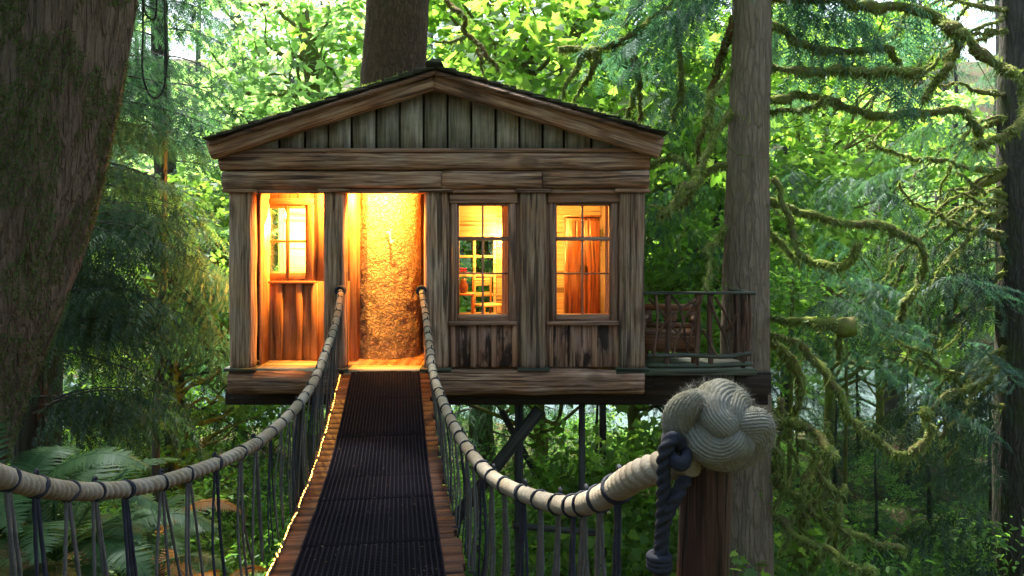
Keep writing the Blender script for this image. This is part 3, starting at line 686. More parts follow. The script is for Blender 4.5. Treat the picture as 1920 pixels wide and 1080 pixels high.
while y < 8.93:
    o = link('plank', pl_mesh[k % 4], bridge, (bx(y) + rnd.uniform(-.015, .015), y, bz(y) - .02 + rnd.uniform(-.0006, .0006)))
    sl_ = (bz(y + .05) - bz(y - .05)) / .1; o.rotation_euler = (math.atan(sl_), 0, HEAD + rnd.uniform(-.002, .002))
    o.scale.x = rnd.uniform(.98, 1.03); y += .1432; k += 1
# bearer cables under the planks
for s in (-.35, .35):
    ys = np.linspace(-.5, 9.1, 60); MB().tube(np.stack([bx(ys) + s, ys, bz(ys) - .065], -1), .022, 8).build('bearer_cable', M['darkrope'], bridge, smooth=True)

# handrail ropes, traced as sagging curves
zy = np.array([1.3, 1.65, 2.3, 2.9, 3.7, 4.7, 5.7, 6.5, 7.3, 8.2, 8.98]); zr = np.array([1.20, 1.04, .735, .535, .385, .335, .365, .44, .55, .71, .885])
hr_y = np.array([1.6, 1.72, 2.2, 2.9, 3.7, 4.7, 5.6, 6.3, 7.1, 8.1, 8.98]); hr_x = np.array([.36, .285, .235, .155, -.09, -.315, -.495, -.625, -.735, -.88, -1.02])
hl_y = np.array([1.3, 2.3, 2.7, 3.15, 3.65, 4.5, 5.75, 6.9, 8.0, 8.98]); hl_x = np.array([-1.36, -1.52, -1.58, -1.62, -1.55, -1.43, -1.48, -1.615, -1.76, -1.93])
def smooth_curve(pts): return crom(pts, 40)
def zrail(y): return np.interp(y, zy, zr)
rpath = smooth_curve([(x, y_, float(zrail(y_))) for x, y_ in zip(hr_x, hr_y)])
zl_y = np.array([1.3, 2.3, 2.7, 3.15, 3.65]); zl_z = np.array([1.32, .83, .655, .50, .40])
lpath = smooth_curve([(x, y_, float(zrail(y_)) if y_ > 3.6 else float(np.interp(y_, zl_y, zl_z))) for x, y_ in zip(hl_x, hl_y)])
def resample(p, ds):
    L = np.concatenate([[0], np.cumsum(np.linalg.norm(np.diff(p, axis=0), axis=1))]); n = int(L[-1] / ds); t = np.linspace(0, L[-1], n)
    return np.stack([np.interp(t, L, p[:, k]) for k in range(3)], -1)
def smooth_path(p, it=30):
    p = p.copy()
    for _ in range(it): p[1:-1] = (p[:-2] + 2 * p[1:-1] + p[2:]) / 4
    return p
rpath = smooth_path(resample(rpath, .03), 25); lpath = smooth_path(resample(lpath, .03), 25)
for pth, dp in ((rpath, .17), (lpath, .24)):
    pf = resample(pth, .007); m = MB(); m.tube(pf, .0285, 30, lobes=3, depth=dp, twist=2 * math.pi / .125)
    m.build('handrail_rope', M['rope'], bridge, smooth=True)

def twist_tube(m, pts, r, seg=9, ds=.012, depth=.16, pitch=None):
    p = resample(crom(pts, 10), ds); m.tube(p, r, seg, lobes=3, depth=depth, twist=2 * math.pi / (pitch or r * 6)); return m
# dark lashings round the handrail with pairs of cords down to the planks
def lash(pth, side):
    L = np.concatenate([[0], np.cumsum(np.linalg.norm(np.diff(pth, axis=0), axis=1))]); s = .1 if side < 0 else .42; k = 0
    while s < L[-1] - .02:
        c = np.array([np.interp(s, L, pth[:, q]) for q in range(3)]); c2 = np.array([np.interp(s + .01, L, pth[:, q]) for q in range(3)])
        tg = (c2 - c) / np.linalg.norm(c2 - c); nr = np.cross(tg, (0, 0, 1)); nr /= np.linalg.norm(nr); up = np.cross(nr, tg)
        y = c[1]; m = MB(); near = y < 4.6; rs = .0056 if near else .0052
        for turn in range(1 if k % 3 else 2):
            th = np.linspace(0, 2 * math.pi, 15)[:-1]; off = (turn - .6) * rs * 1.9
            ring = c + tg * off + .0345 * (np.cos(th)[:, None] * nr + np.sin(th)[:, None] * up) + tg * (.012 * np.sin(th + k)[:, None])
            m.tube(ring, rs, 8, closed=True)
        th = np.linspace(0, 2 * math.pi, 9)[:-1]
        if k % 2 == 0:
            b0 = c + up * .042 + nr * .012 * side
            m.tube(b0 + .012 * (np.cos(th)[:, None] * tg + np.sin(th)[:, None] * up), rs, 7, closed=True)
        o = m.build('lashing', M['darkrope'], bridge, smooth=True)
        if y < 8.85:
            for q in (-1, .25, 1):
                y2 = min(y + q * rnd.uniform(.05, .2), 8.9); ro = abs(c[0] - bx(y)); e = np.array([bx(y2) + side * (.505 + .72 * max(0, ro - .5) + rnd.uniform(0, .02)), y2, bz(y2) - .03 - .5 * max(0, ro - .5)])
                st = c - up * .036 + tg * q * .014 + nr * side * .0
                mid = (st + e) / 2 + np.array([side * rnd.uniform(0, .03), rnd.uniform(-.04, .04), -.02])
                cm = MB(); twist_tube(cm, [st, mid, e], rs * (1. if near else .75), 8 if near else 6, .01 if near else .03, .3)
                cm.build('cord', M['strand'] if k % 3 else M['darkrope'], bridge, smooth=True)
                # tied tail poking over the plank edge
                if rnd.random() < .2:
                    tl = MB(); tl.tube([e, e + (side * .01, .01, .06), e + (-side * .03, -.01, .075)], .005, 6); tl.build('cord_tail', M['darkrope'], bridge, smooth=True)
        s += .235 + .03 * math.sin(k * 2.3); k += 1
lash(rpath, 1); lash(lpath, -1)
# bolts where the handrail meets the cabin posts
for pth in (rpath, lpath):
    e = pth[-1]; th = np.linspace(0, 2 * math.pi, 13)[:-1]; m = MB()
    for q in range(4): m.tube(e + np.stack([.045 * np.cos(th), th * 0 - .0 - .02 * q, .045 * np.sin(th)], -1), .016, 8, closed=True)
    m.tube([e, e + (0, .08, 0)], [.04, .045], 12)
    m.build('rope_anchor', M['darkrope'], bridge, smooth=True)

# near post, the rope's big crown knot on top of it
PX, PYY = .408, 1.66
zt = CZ - (835 - 440) * PYY / F
m = MB(); zs = np.linspace(-.8, zt, 60); m.tube(np.stack([PX - .018 * (zt - zs) / .5, PYY + zs * 0, zs], -1), 0.053, 40, noise=.03, nscale=9)
m.build('end_post', M['post'], bridge, smooth=True)
KC = np.array(P(1356, 802, 1.63)); KR = .09
axd = np.array([.16, -.93, .2]); axd /= np.linalg.norm(axd)
e1 = np.cross(axd, (0, 0, 1.)); e1 /= np.linalg.norm(e1); e2 = np.cross(e1, axd)
knot = MB(); fz = []
def sph(psi, az, r): return KC + np.asarray(r)[:, None] * (np.cos(psi)[:, None] * axd + np.sin(psi)[:, None] * (np.cos(az)[:, None] * e1 + np.sin(az)[:, None] * e2)) * np.array([1.0, 1.0, .93])
kr = np.random.default_rng(5)
for q in range(6):
    t = np.linspace(0, 1, 70); psi = .10 + 2.75 * t ** .95; az0 = q * math.pi / 3 + [.1, -.15, .2, -.05, .12, -.2][q]
    az = az0 + [2.3, 1.9, 2.6, 2.1, 2.5, 1.8][q] * t + .3 * np.sin(t * 3 + q)
    fat = .046 * np.clip(np.sin(np.clip(t * 2.6 + .18, 0, math.pi / 1.0) ) , 0.25, 1) ** .7 * (1 + [.1, -.12, .08, .14, -.1, 0][q])
    fat = np.maximum(fat, .03); rr_ = KR - fat * .9 + [.006, -.002, .008, 0, -.004, .004][q]
    rr_ = rr_ - .028 * np.exp(-(t / .07) ** 2)
    pth = sph(psi, az, rr_); knot.tube(pth, fat, 144, lobes=29, depth=.052, twist=12. + 3 * math.sin(q * 2), noise=.06, nscale=26)
    fz.append((pth, fat))
# outer wrap over the left shoulder
t = np.linspace(0, 1, 60); pth = KC + np.stack([-.062 + .03 * np.cos(t * 3.6 + 1.2), -.045 + .06 * t, .075 - .15 * t + .02 * np.sin(t * 3)], -1) * [1, 1, 1]
knot.tube(pth, .034 * np.sin(np.linspace(.5, 2.7, 60)), 90, lobes=22, depth=.075, twist=-18); fz.append((pth, np.full(60, .03)))
ko = knot.build('crown_knot', M['knot'], bridge, smooth=True)
fm = MB(); pts, dr = [], []
for pth, fat in fz:
    idx = kr.integers(0, len(pth), 4200); dd = kr.normal(size=(4200, 3)); dd /= np.linalg.norm(dd, axis=1, keepdims=True)
    pts.append(pth[idx] + dd * np.asarray(fat)[idx, None] * .98); dr.append(dd + kr.normal(size=(4200, 3)) * .5)
pts = np.concatenate(pts); dr = np.concatenate(dr); keep = np.linalg.norm((pts - KC) / [1, 1, .93], axis=1) > KR * .9; pts, dr = pts[keep], dr[keep]
mt = frames(dr, kr.normal(size=dr.shape)) * kr.uniform(.006, .02, len(pts))[:, None, None]
fm.inst([(-.022, 0, 0), (.022, 0, 0), (.15, 1, .1)], [(0, 1, 2)], mt, pts); o = fm.build('rope_fuzz', M['fuzz'], ko); o['kind'] = 'stuff'
# heavy dark rope hitched below the knot and hanging beside the post
m = MB()
twist_tube(m, [P(1283, 845, 1.60), P(1262, 822, 1.57), P(1246, 850, 1.57), P(1244, 900, 1.58), P(1243, 960, 1.59), P(1238, 1060, 1.6), P(1232, 1140, 1.6)], .0115, 16, .004, .34)
twist_tube(m, [P(1287, 895, 1.60), P(1270, 925, 1.58), P(1252, 960, 1.585), P(1240, 1010, 1.6), P(1245, 1140, 1.61)], .0115, 16, .004, .34)
for q in range(3):
    th = np.linspace(0, 2 * math.pi, 25)[:-1]; c = P(1268, 838 + q * 7, 1.60); m.tube(c + np.stack([.018 * np.cos(th), .045 * np.sin(th), .018 * np.sin(th) + .004 * q], -1), .0115, 10, closed=True)
    c = P(1236, 1044 + q * 9, 1.6); m.tube(c + np.stack([.018 * np.cos(th), .018 * np.sin(th), 0 * th], -1), .009, 10, closed=True)
m.build('hitch_rope', M['darkrope'], bridge, smooth=True)

# rubber mats lying along the bridge
seams = [2.05, 2.95, 3.85, 4.45, 5.02, 5.35, 5.85, 6.95, 7.98, 9.0]
lab = ['at the near end, mostly below the picture', 'second from the near end', 'bluish, third from the near end', 'bluish, just before the short dark ones', 'short, fifth from the near end', 'short, sixth from the near end',
       'in the middle of the bridge', 'third before the threshold', 'one before the threshold']
lab[8] = 'touching the threshold'; lab[7] = 'next to the last one'; lab[6] = 'third before the threshold'
for k in range(len(seams) - 1):
    y0, y1 = seams[k] + .006, seams[k + 1] + .02; W = .375; cxs = -.0; m = MB(); lift = .009 + .006 * (k % 2)
    ys = np.linspace(y0, y1, 9)
    def strip(u0, u1, h0, h1, ya):
        V = []
        for yy in ya:
            x = bx(yy) + .015; z = bz(yy) + lift
            V += [(x + u0, yy + u0 * .14, z + h0), (x + u1, yy + u1 * .14, z + h0), (x + u1, yy + u1 * .14, z + h1), (x + u0, yy + u0 * .14, z + h1)]
        n = len(ya); Q = [(i * 4 + j, i * 4 + (j + 1) % 4, i * 4 + 4 + (j + 1) % 4, i * 4 + 4 + j) for i in range(n - 1) for j in range(4)]
        Q += [(3, 2, 1, 0), (n * 4 - 4, n * 4 - 3, n * 4 - 2, n * 4 - 1)]; m.add(V, None, Q)
    for u in np.linspace(-W, W, 27): strip(u - .0045, u + .0045, 0, .013, ys)
    yc = y0 + .004
    while yc < y1:
        strip(-W, W, .001, .0095, np.array([yc, yc + .007])); yc += .022
    strip(-W, W, -.001, .0012, ys)
    tag(m.build('rubber_mat', M['rubber']), 'black ribbed rubber mat on the bridge, ' + lab[k], 'mat', 'rubber mats on the bridge')

# string of little warm lights along the left plank edge
sl_e = empty('string_light', 'string of tiny warm lights along the plank edge of the bridge', 'string light')
ys = np.linspace(1.5, 8.95, 130); cp = np.stack([bx(ys) - .485 + .003 * np.sin(ys * 9), ys, bz(ys) + .012 + .004 * np.sin(ys * 23)], -1)
MB().tube(cp, .004, 6).build('cord', M['darkpost'], sl_e, smooth=True)
M['fairy'] = emit('warm_fairy_bulb', (1, .36, .055), 4.)
bm = MB(); bm.tube([(0, -.022, 0), (0, -.018, 0), (0, 0, 0), (0, .018, 0), (0, .022, 0)], [.001, .0026, .0034, .0026, .001], 8); bme = bm.mesh('bulb', M['fairy'], True)
for k, yb in enumerate(np.arange(1.6, 8.93, .07)):
    if k % 9 == 5: continue
    o = link('bulb', bme, sl_e, (float(bx(yb)) - .485 + .003 * math.sin(yb * 9) + rnd.uniform(-.002, .002), yb, float(bz(yb)) + .024)); o.rotation_euler.z = HEAD + rnd.uniform(-.3, .3); s = rnd.uniform(.7, 1.3); o.scale = (s, s, s)
# ------------------------------------------------------------------ foliage building blocks
def T2(a): return np.array(a)
# conifer sprig: a flat feather of thin twiglets, axis along +y, length 1
def sprig(n, wid, fw, droop, seed, thick=.05):
    r_ = np.random.default_rng(seed); V, T = [], []
    for k in range(n):
        t = (k + .5) / n
        for s in (-1, 1):
            L = wid * (1 - .75 * t) * r_.uniform(.75, 1.15) + .05; b = len(V); y0 = t * .9
            d_ = np.array([s * 1., fw + r_.uniform(-.1, .25), -droop * r_.uniform(.3, 1.2)]); d_ /= np.linalg.norm(d_)
            p = np.array([0, y0, -.15 * droop * t * t]); q = np.array([0, thick * .7, 0])
            V += [p - q, p + q, p + d_ * L]; T.append((b, b + 1, b + 2))
    b = len(V); V += [(-.018, 0, 0), (.018, 0, 0), (0, 1.05, -.15 * droop)]; T.append((b, b + 1, b + 2))
    return np.array(V), np.array(T)
SPR = [sprig(6, .42, .75, .35, 1, .055), sprig(6, .38, .8, .5, 2, .055)]
SPC = [sprig(5, .36, 1.0, .8, 3, .075), sprig(5, .40, .9, 1.0, 4, .075)]   # drooping cedar

def bough(L, droop, sag, dens, spr, size, seed, hang=.0):
    """drooping conifer bough along +y; returns needle V,T and stem V,Q"""
    r_ = np.random.default_rng(seed); n = int(L * dens); P_, D_, S_ = [], [], []
    st = MB(); ts = np.linspace(0, 1, 9)
    main = lambda t: np.stack([.08 * L * np.sin(t * 3 + seed), L * t * (1 - .12 * droop * t), L * (.12 * t - droop * .42 * t * t)], -1)
    st.tube(main(ts), .018 * L / 2 * (1 - .85 * ts), 5)
    for k in range(n):
        t = .12 + .88 * (k + r_.uniform(0, 1)) / n; p = main(np.array(t)); s = 1 if k % 2 else -1
        l2 = L * .36 * (1 - .72 * t) * r_.uniform(.7, 1.25) + .08; a = r_.uniform(.75, 1.15)
        d_ = np.array([s * math.sin(a), math.cos(a), -.15 - droop * .3]); d_ /= np.linalg.norm(d_); m = max(2, int(l2 / (size * .42)))
        for q in range(m):
            u = (q + .3) / m; pp = p + d_ * l2 * u + np.array([0, 0, -sag * l2 * u * u])
            dd = d_ + np.array([0, 0, -sag * 1.6 * u - hang]) + r_.normal(0, .28, 3); P_.append(pp); D_.append(dd); S_.append(size * r_.uniform(.75, 1.3) * (1 - .3 * u))
    P_ = np.array(P_); D_ = np.array(D_); S_ = np.array(S_)
    up = np.array([0, 0, 1.]) + r_.normal(0, .35, D_.shape); mt = frames(D_, up) * S_[:, None, None]
    nd = MB(); h = r_.random(len(P_)) < .5
    for k, sp in enumerate(spr):
        m_ = h if k == 0 else ~h; nd.inst(sp[0], sp[1], mt[m_], P_[m_])
    V, T, _ = nd.arrays(); return V, T, st.arrays()

def rotz(a):
    c, s = math.cos(a), math.sin(a); return np.array([[c, -s, 0], [s, c, 0], [0, 0, 1.]])
def trunk_mesh(H, r0, r1, lean=0., seed=0, seg=12, n=14, wob=.02):
    t = np.linspace(0, 1, n); m = MB(); rs = np.random.default_rng(seed)
    x = lean * H * t + wob * H * np.cumsum(rs.normal(0, .12, n)); y = wob * H * np.cumsum(rs.normal(0, .12, n)); x -= x[0]; y -= y[0]
    r = r0 + (r1 - r0) * t + r0 * .5 * np.exp(-t * 25)
    pts = np.stack([x, y, H * t - .4], -1); m.tube(pts, r, seg, noise=.07, nscale=2.2); return m, pts

def conifer(name, label, H, r0, nb, Lmax, h0, boughs, mat, matbark, seed, loc, group=None, taper=.8, pitch=0.):
    r_ = np.random.default_rng(seed); e = empty(name, label, 'tree', loc, group)
    m, pts = trunk_mesh(H, r0, r0 * .12, 0, seed); 
    nd = MB()
    for k in range(nb):
        u = (k + r_.random()) / nb; h = h0 + (H - h0 - .3) * u ** 1.05; L = Lmax * (1 - (h / H)) ** taper * r_.uniform(.7, 1.15) + .25
        b = boughs[k % len(boughs)]; s = L / b[3]; a = k * 2.399 + r_.uniform(-.4, .4)
        rx = pitch + r_.uniform(-.2, .15); Rm = rotz(a) @ np.array([[1, 0, 0], [0, math.cos(rx), -math.sin(rx)], [0, math.sin(rx), math.cos(rx)]]) * s
        c = np.array([np.interp(h, pts[:, 2], pts[:, q]) for q in range(2)] + [h])
        nd.add(b[0] @ Rm.T + c, b[1]); sv, stt, sq = b[2]; m.add(sv @ Rm.T + c, stt, sq)
    m.build('trunk', matbark, e, smooth=True); nd.build('crown', mat, e); return e
def mkb(L, *a): v = bough(L, *a); return (*v, L)
HEM = [mkb(2., .75, .55, 13, SPR, .23, k, .35) for k in range(3)]
FIR = [mkb(2., .35, .25, 12, SPR, .26, 10 + k, .1) for k in range(3)]
CED = [mkb(2., .6, .7, 12, SPC, .27, 20 + k, .5) for k in range(3)]

# broad leaves
def maple_leaf():
    a = [(0, 0), (.16, .02), (.42, -.05), (.36, .16), (.62, .42), (.36, .42), (.26, .52), (.22, .72), (0, 1.0)]
    pts = a + [(-x, y) for x, y in a[-2:0:-1]]
    V = [(x, y, .10 * abs(x) - .12 * y * y) for x, y in pts] + [(0, .36, -.02)]; n = len(pts)
    return np.array(V), np.array([(n, i, (i + 1) % n) for i in range(n)])
def oval_leaf():
    V = [(0, 0, 0), (.2, .3, .05), (.17, .65, .04), (0, 1, -.06), (-.17, .65, .04), (-.2, .3, .05)]
    return np.array(V), np.array([(0, 1, 2), (0, 2, 3), (0, 3, 4), (0, 4, 5)])
LM, LO = maple_leaf(), oval_leaf()
def leafcloud(nd, centers, radii, per, tmpl, size, seed, flat=.35, tilt=.5, droop=.3):
    r_ = np.random.default_rng(seed)
    for c, R_ in zip(centers, radii):
        k = int(per * r_.uniform(.6, 1.3)); p = r_.normal(size=(k, 3)); p /= np.linalg.norm(p, axis=1, keepdims=True); p *= (r_.random((k, 1)) ** .45) * R_
        p[:, 2] *= flat; out = p.copy(); out[:, 2] = 0; dd = out / (R_ + 1e-6) + r_.normal(0, .5, (k, 3)); dd[:, 2] = dd[:, 2] * .4 - droop
        up = np.array([0, 0, 1.]) + r_.normal(0, tilt, (k, 3)); mt = frames(dd, up) * (size * r_.uniform(.6, 1.25, k))[:, None, None]
        nd.inst(*tmpl, mt, p + np.asarray(c))
def branchy(m, start, pts_end, r0, r1, seed, wob=.15, seg=6, n=7):
    r_ = np.random.default_rng(seed); a, b = np.array(start), np.array(pts_end); t = np.linspace(0, 1, n)[:, None]
    p = a + (b - a) * t + np.concatenate([[[0, 0, 0]], r_.normal(0, wob * np.linalg.norm(b - a) * .25, (n - 2, 3)), [[0, 0, 0]]]) ; p = crom(p, 3)
    m.tube(p, np.linspace(r0, r1, len(p)), seg, noise=.1, nscale=6); return p
def maple(name, label, H, r0, spread, nclu, per, size, mat, matbark, seed, loc, tmpl=LM, group=None, lean=0., low=.3):
    r_ = np.random.default_rng(seed); e = empty(name, label, 'tree', loc, group)
    m, pts = trunk_mesh(H * .8, r0, r0 * .25, lean, seed, 10, 12, .04); nd = MB(); cs, rs = [], []
    for k in range(nclu):
        h = H * r_.uniform(low, 1.0); rad = spread * math.sqrt(max(.08, 1 - ((h / H - .6) / .5) ** 2)) * r_.uniform(.25, 1); a = r_.uniform(0, 6.28)
        hs = max(.15 * H, min(h - rad * .5, H * .78)); s = np.array([np.interp(hs, pts[:, 2], pts[:, 0]), np.interp(hs, pts[:, 2], pts[:, 1]), hs])
        c = np.array([s[0] + rad * math.cos(a), s[1] + rad * math.sin(a), h]); cs.append(c); rs.append(r_.uniform(.55, 1.15) * spread * .26)
        if k % 2 == 0: branchy(m, s, c, r0 * .28, .012, seed * 100 + k)
    m.build('trunk', matbark, e, smooth=True); leafcloud(nd, cs, rs, per, tmpl, size, seed + 1); nd.build('crown', mat, e); return e

def gpos(px, Y, dz=0.): x = (px - 960) * Y / F; return (x, Y, float(gz(x, Y)) + dz)
def place(e, loc, s=1., rz=0., label=None, group=None):
    e.location = loc; e.scale = (s, s, s); e.rotation_euler.z = rz
    if label: e['label'] = label
    if group: e['group'] = group
    return e

ZON = [(430, 'left of the cabin'), (640, 'below the cabin end left of the bridge'), (800, 'straight below the bridge'), (960, 'below the window next to the porch'), (1090, 'between the dark stilts'), (1240, 'below the cabin corner by the balcony'), (1370, 'below the balcony'), (1480, 'beside the straight cedar trunk'), (1580, 'below the big mossy limbs'), (1680, 'left of the thick river trunk'), (1780, 'between the two river trunks'), (1880, 'near the picture edge trunk'), (9999, 'beyond the picture edge trunk')]
def zone(px): return next(z for m_, z in ZON if px < m_)
ZON2 = [(250, 'behind the leaning trunk'), (430, 'left of the eave'), (560, 'above the left eave'), (700, 'left of the ridge trunk'), (820, 'behind the ridge trunk'), (960, 'right of the ridge'), (1100, 'above the right roof slope'), (1240, 'above the right eave'), (1370, 'between eave and cedar trunk'), (1480, 'behind the cedar trunk'), (1600, 'behind the mossy limbs'), (1720, 'behind the bare twigs'), (1860, 'left of the edge trunk'), (9999, 'behind the edge trunk')]
def zone2(px): return next(z for m_, z in ZON2 if px < m_)
# ------------------------------------------------------------------ background trees (prototypes, then copies)
G1 = 'hemlocks in the background wood'; G2 = 'blue-green firs in the background wood'; G3 = 'bright maples in the background wood'
hemA = conifer('hemlock_tree', 'x', 22, .34, 95, 4.2, 1.2, HEM, M['needle'], M['bark_far'], 3, (0, 0, 0), G1)
firA = conifer('fir_tree', 'x', 25, .40, 95, 4.0, 2.0, FIR, M['needle_blue'], M['bark_far'], 5, (0, 0, 0), G2)
cedA = conifer('cedar_tree', 'x', 18, .30, 90, 3.6, .8, CED, M['needle_dark'], M['bark_far'], 8, (0, 0, 0))
mapA = maple('maple_tree', 'x', 11, .16, 3.6, 130, 85, .165, M['maple'], M['moss'], 4, (0, 0, 0), group=G3)
mapB = maple('maple_tree', 'x', 9, .12, 3.0, 110, 80, .15, M['maple_far'], M['moss'], 9, (0, 0, 0), group=G3, low=.2)
protos = dict(h=hemA, f=firA, c=cedA, m=mapA, n=mapB); used = set()
def tree(k, px, Y, s, label, group, dz=0.):
    e = protos[k] if k not in used else copy_tree(protos[k]); used.add(k)
    return place(e, gpos(px, Y, dz), s, rnd.uniform(0, 6.28), label, group)
named = [
 ('m', 1010, 18.5, 1.35, 'bright green maple showing above the right slope of the roof'),
 ('m', 1180, 19.5, 1.3, 'yellow-green maple behind the mossy hanging branches above the eave'),
 ('n', 560, 21, 1.5, 'pale hazy maple with mossy limbs above the left slope of the roof'),
 ('m', 1290, 20, 1.1, 'maple filling the gap between cabin and straight cedar trunk'),
 ('m', 1550, 22, 1.2, 'maple glowing between the mossy limbs and the straight trunk'),
 ('n', 1640, 24, 1.2, 'pale maple behind the fan of bare twigs'),
 ('h', 900, 24, 1.1, 'tall hemlock hanging behind the roof ridge'),
 ('c', 1330, 19, .7, 'dark cedar behind the balcony railing'),
 ('f', 1560, 33, .6, 'blue-green fir behind the curling mossy limbs'),
 ('f', 1800, 28, .6, 'blue-green fir at the bright river edge'),
 ('h', 330, 17, 1.0, 'hemlock filling the space left of the cabin eave'),
 ('m', 330, 15.5, .75, 'low bright maple under the carrying beam, left of the bridge'),
 ('n', 450, 26, 1.35, 'pale maple high behind the hemlock boughs'),
 ('f', 40, 20, 1.1, 'fir dimly seen past the moss-covered leaning trunk'),
 ('c', 2010, 15, .8, 'low dark cedar near the trunk at the picture edge'),
 ('h', 1470, 27, .65, 'hemlock far behind the straight cedar trunk'),
 ('m', 1420, 30, 1.3, 'distant maple glowing left of the river glimpse'),
]
for k, px, Y, s, l in named: tree(k, px, Y, s, l, {'h': G1, 'f': G2, 'c': 'dark cedars in the wood', 'm': G3, 'n': G3}[k])
rb = random.Random(21)
NMS = {'h': 'hemlock', 'f': 'fir', 'm': 'green maple', 'n': 'pale maple'}
for row, (Y0, Y1, npx) in enumerate([(49, 58, 15), (62, 72, 16), (78, 90, 18)]):
    for q in range(npx):
        px = -150 + (q + rb.random()) * 2250 / npx; k = rb.choice('hfhfmn' if row == 0 else 'hfhf')
        tree(k, px, rb.uniform(Y0, Y1), rb.uniform(.95, 1.35) * (1.15 if k in 'mn' else 1), NMS[k] + (' on the far river bank ', ' on the slope beyond the river ', ' high on the far slope ')[row] + zone2(px), 'wood beyond the river')

# ------------------------------------------------------------------ undergrowth
def shrub(name, H, sp, ncl, per, size, mat, seed, tmpl=LO):
    r_ = np.random.default_rng(seed); e = empty(name, 'x', 'shrub'); m = MB(); nd = MB(); cs, rs = [], []
    for k in range(ncl):
        a = r_.uniform(0, 6.28); rad = sp * r_.random() ** .5; h = H * r_.uniform(.2, 1) * (1 - .3 * rad / sp); c = np.array([rad * math.cos(a), rad * math.sin(a), h]); cs.append(c); rs.append(r_.uniform(.2, .42) * sp)
        if k % 2 == 0: branchy(m, (r_.normal(0, .08), r_.normal(0, .08), -.2), c, .016, .005, seed * 50 + k, .2, 5, 5)
    m.build('stems', M['moss'], e, smooth=True); leafcloud(nd, cs, rs, per, tmpl, size, seed, .5, .55, .2); nd.build('foliage', mat, e); return e
shA = shrub('leafy_shrub', 2.6, 1.5, 46, 75, .11, M['shrub'], 31)
shB = shrub('leafy_shrub', 3.6, 1.6, 60, 60, .12, M['maple'], 32, LM)
shC = shrub('leafy_shrub', 1.5, 1.4, 40, 75, .09, M['shrub'], 33)
sp_ = [shA, shB, shC]; su = set()
def put_shrub(k, px, Y, s, label, group='undergrowth shrubs'):
    e = sp_[k] if k not in su else copy_tree(sp_[k]); su.add(k); return place(e, gpos(px, Y), s, rnd.uniform(0, 6.28), label, group)
rs_ = random.Random(5)
for Y0, Y1, n_, lo, hi, l in [(10.5, 13, 13, 100, 1950, 'near shrub'), (14, 18, 16, 150, 2000, 'shrub halfway to the river'),
                              (19, 26, 20, 0, 2000, 'shrub by the near river bank'), (46.5, 50, 14, 300, 2000, 'shrub on the far river bank')]:
    for q in range(n_):
        px = lo + (q + rs_.random()) * (hi - lo) / n_; kk = rs_.choice([0, 1, 2, 0]); kk = kk if px < 1300 or kk != 1 else 0; put_shrub(kk, px, rs_.uniform(Y0, Y1), rs_.uniform(.7, 1.25) * (.55 if px > 1470 and 12 < Y0 < 30 else 1), ('small-leaved', 'lobe-leaved', 'low')[kk] + ' ' + l + ' ' + zone(px))

for q in range(26):
    px = 1290 + (q + rs_.random()) * 26; kk = rs_.choice([0, 2, 2]); put_shrub(kk, px, rs_.uniform(11, 17), rs_.uniform(.4, .75), ('small-leaved', '', 'low')[kk] + ' young bush in the hollow ' + zone(px))
for q, (px, Y_, s_) in enumerate([(1500, 13.5, .17), (1570, 18, .2), (1640, 14.5, .16), (1700, 20, .2), (1745, 16, .17), (1800, 22, .22), (1850, 14, .2), (1900, 18, .22), (1610, 23, .2), (1240, 16, .2), (1120, 19, .22), (900, 15, .18)]):
    place(copy_tree(protos['c' if q % 2 else 'h']), gpos(px, Y_), s_, rs_.uniform(0, 6.28), ('young cedar' if q % 2 else 'young hemlock') + (' nearer in the hollow ' if Y_ < 16.5 else ' toward the river ') + zone(px), 'young conifers in the hollow')
# ferns
def frond_mesh(L, seed, mat):
    r_ = np.random.default_rng(seed); n = 48; t = np.linspace(.1, 1, n); nd = MB()
    path = lambda t: np.stack([0 * t, L * (.78 * t - .1 * t * t), L * (1.0 * t - .72 * t * t)], -1)
    pin = np.array([(0, -.09, 0), (.5, -.07, .03), (1, .05, -.06), (.5, .09, .03), (0, .09, 0)]); tp = np.array([(0, 1, 3), (0, 3, 4), (1, 2, 3)])
    p = path(t); tg = np.gradient(p, axis=0); tg /= np.linalg.norm(tg, axis=1, keepdims=True); x = np.array([1., 0, 0]); nrm = np.cross(np.broadcast_to(x, tg.shape), tg)
    ln = L * .13 * np.sin(np.clip(t * 2.9 + .25, 0, 3.05)) ** .7 + .006
    for s in (-1, 1):
        xx = s * x * .93 + tg * .3 - nrm * (.12 + r_.normal(0, .08, (n, 1))); xx /= np.linalg.norm(xx, axis=1, keepdims=True); yy = np.cross(nrm, xx); 
        mt = np.stack([xx * ln[:, None], yy * (L * .075), nrm * ln[:, None]], -1); nd.inst(pin, tp, mt, p)
    st = np.linspace(0, 1, 12); nd2 = MB(); nd2.tube(path(st), np.linspace(.006, .0015, 12) * L / .8, 5); V, T, Q = nd2.arrays(); nd.add(V, T, Q)
    return nd.mesh('frond', mat)
FR = [frond_mesh(1.0, 40, M['fern']), frond_mesh(1.0, 41, M['fern']), frond_mesh(1.0, 42, M['fern_orange_lit'])]
def fern(loc, size, n, label, group=None, dry=0., seed=0, tilt=.0):  # dry: share of fronds that get the orange light-tinted colour
    r_ = random.Random(seed); e = empty('sword_fern', label, 'fern', loc, group)
    for k in range(n):
        o = link('frond', FR[2] if r_.random() < dry else FR[k % 2], e); s = size * r_.uniform(.75, 1.15); o.scale = (s * r_.uniform(.9, 1.2), s, s * r_.uniform(.8, 1.1))
        o.rotation_euler = (r_.uniform(-.35, .15) + tilt, r_.uniform(-.2, .2), k * 6.28 / n + r_.uniform(-.3, .3))
    return e
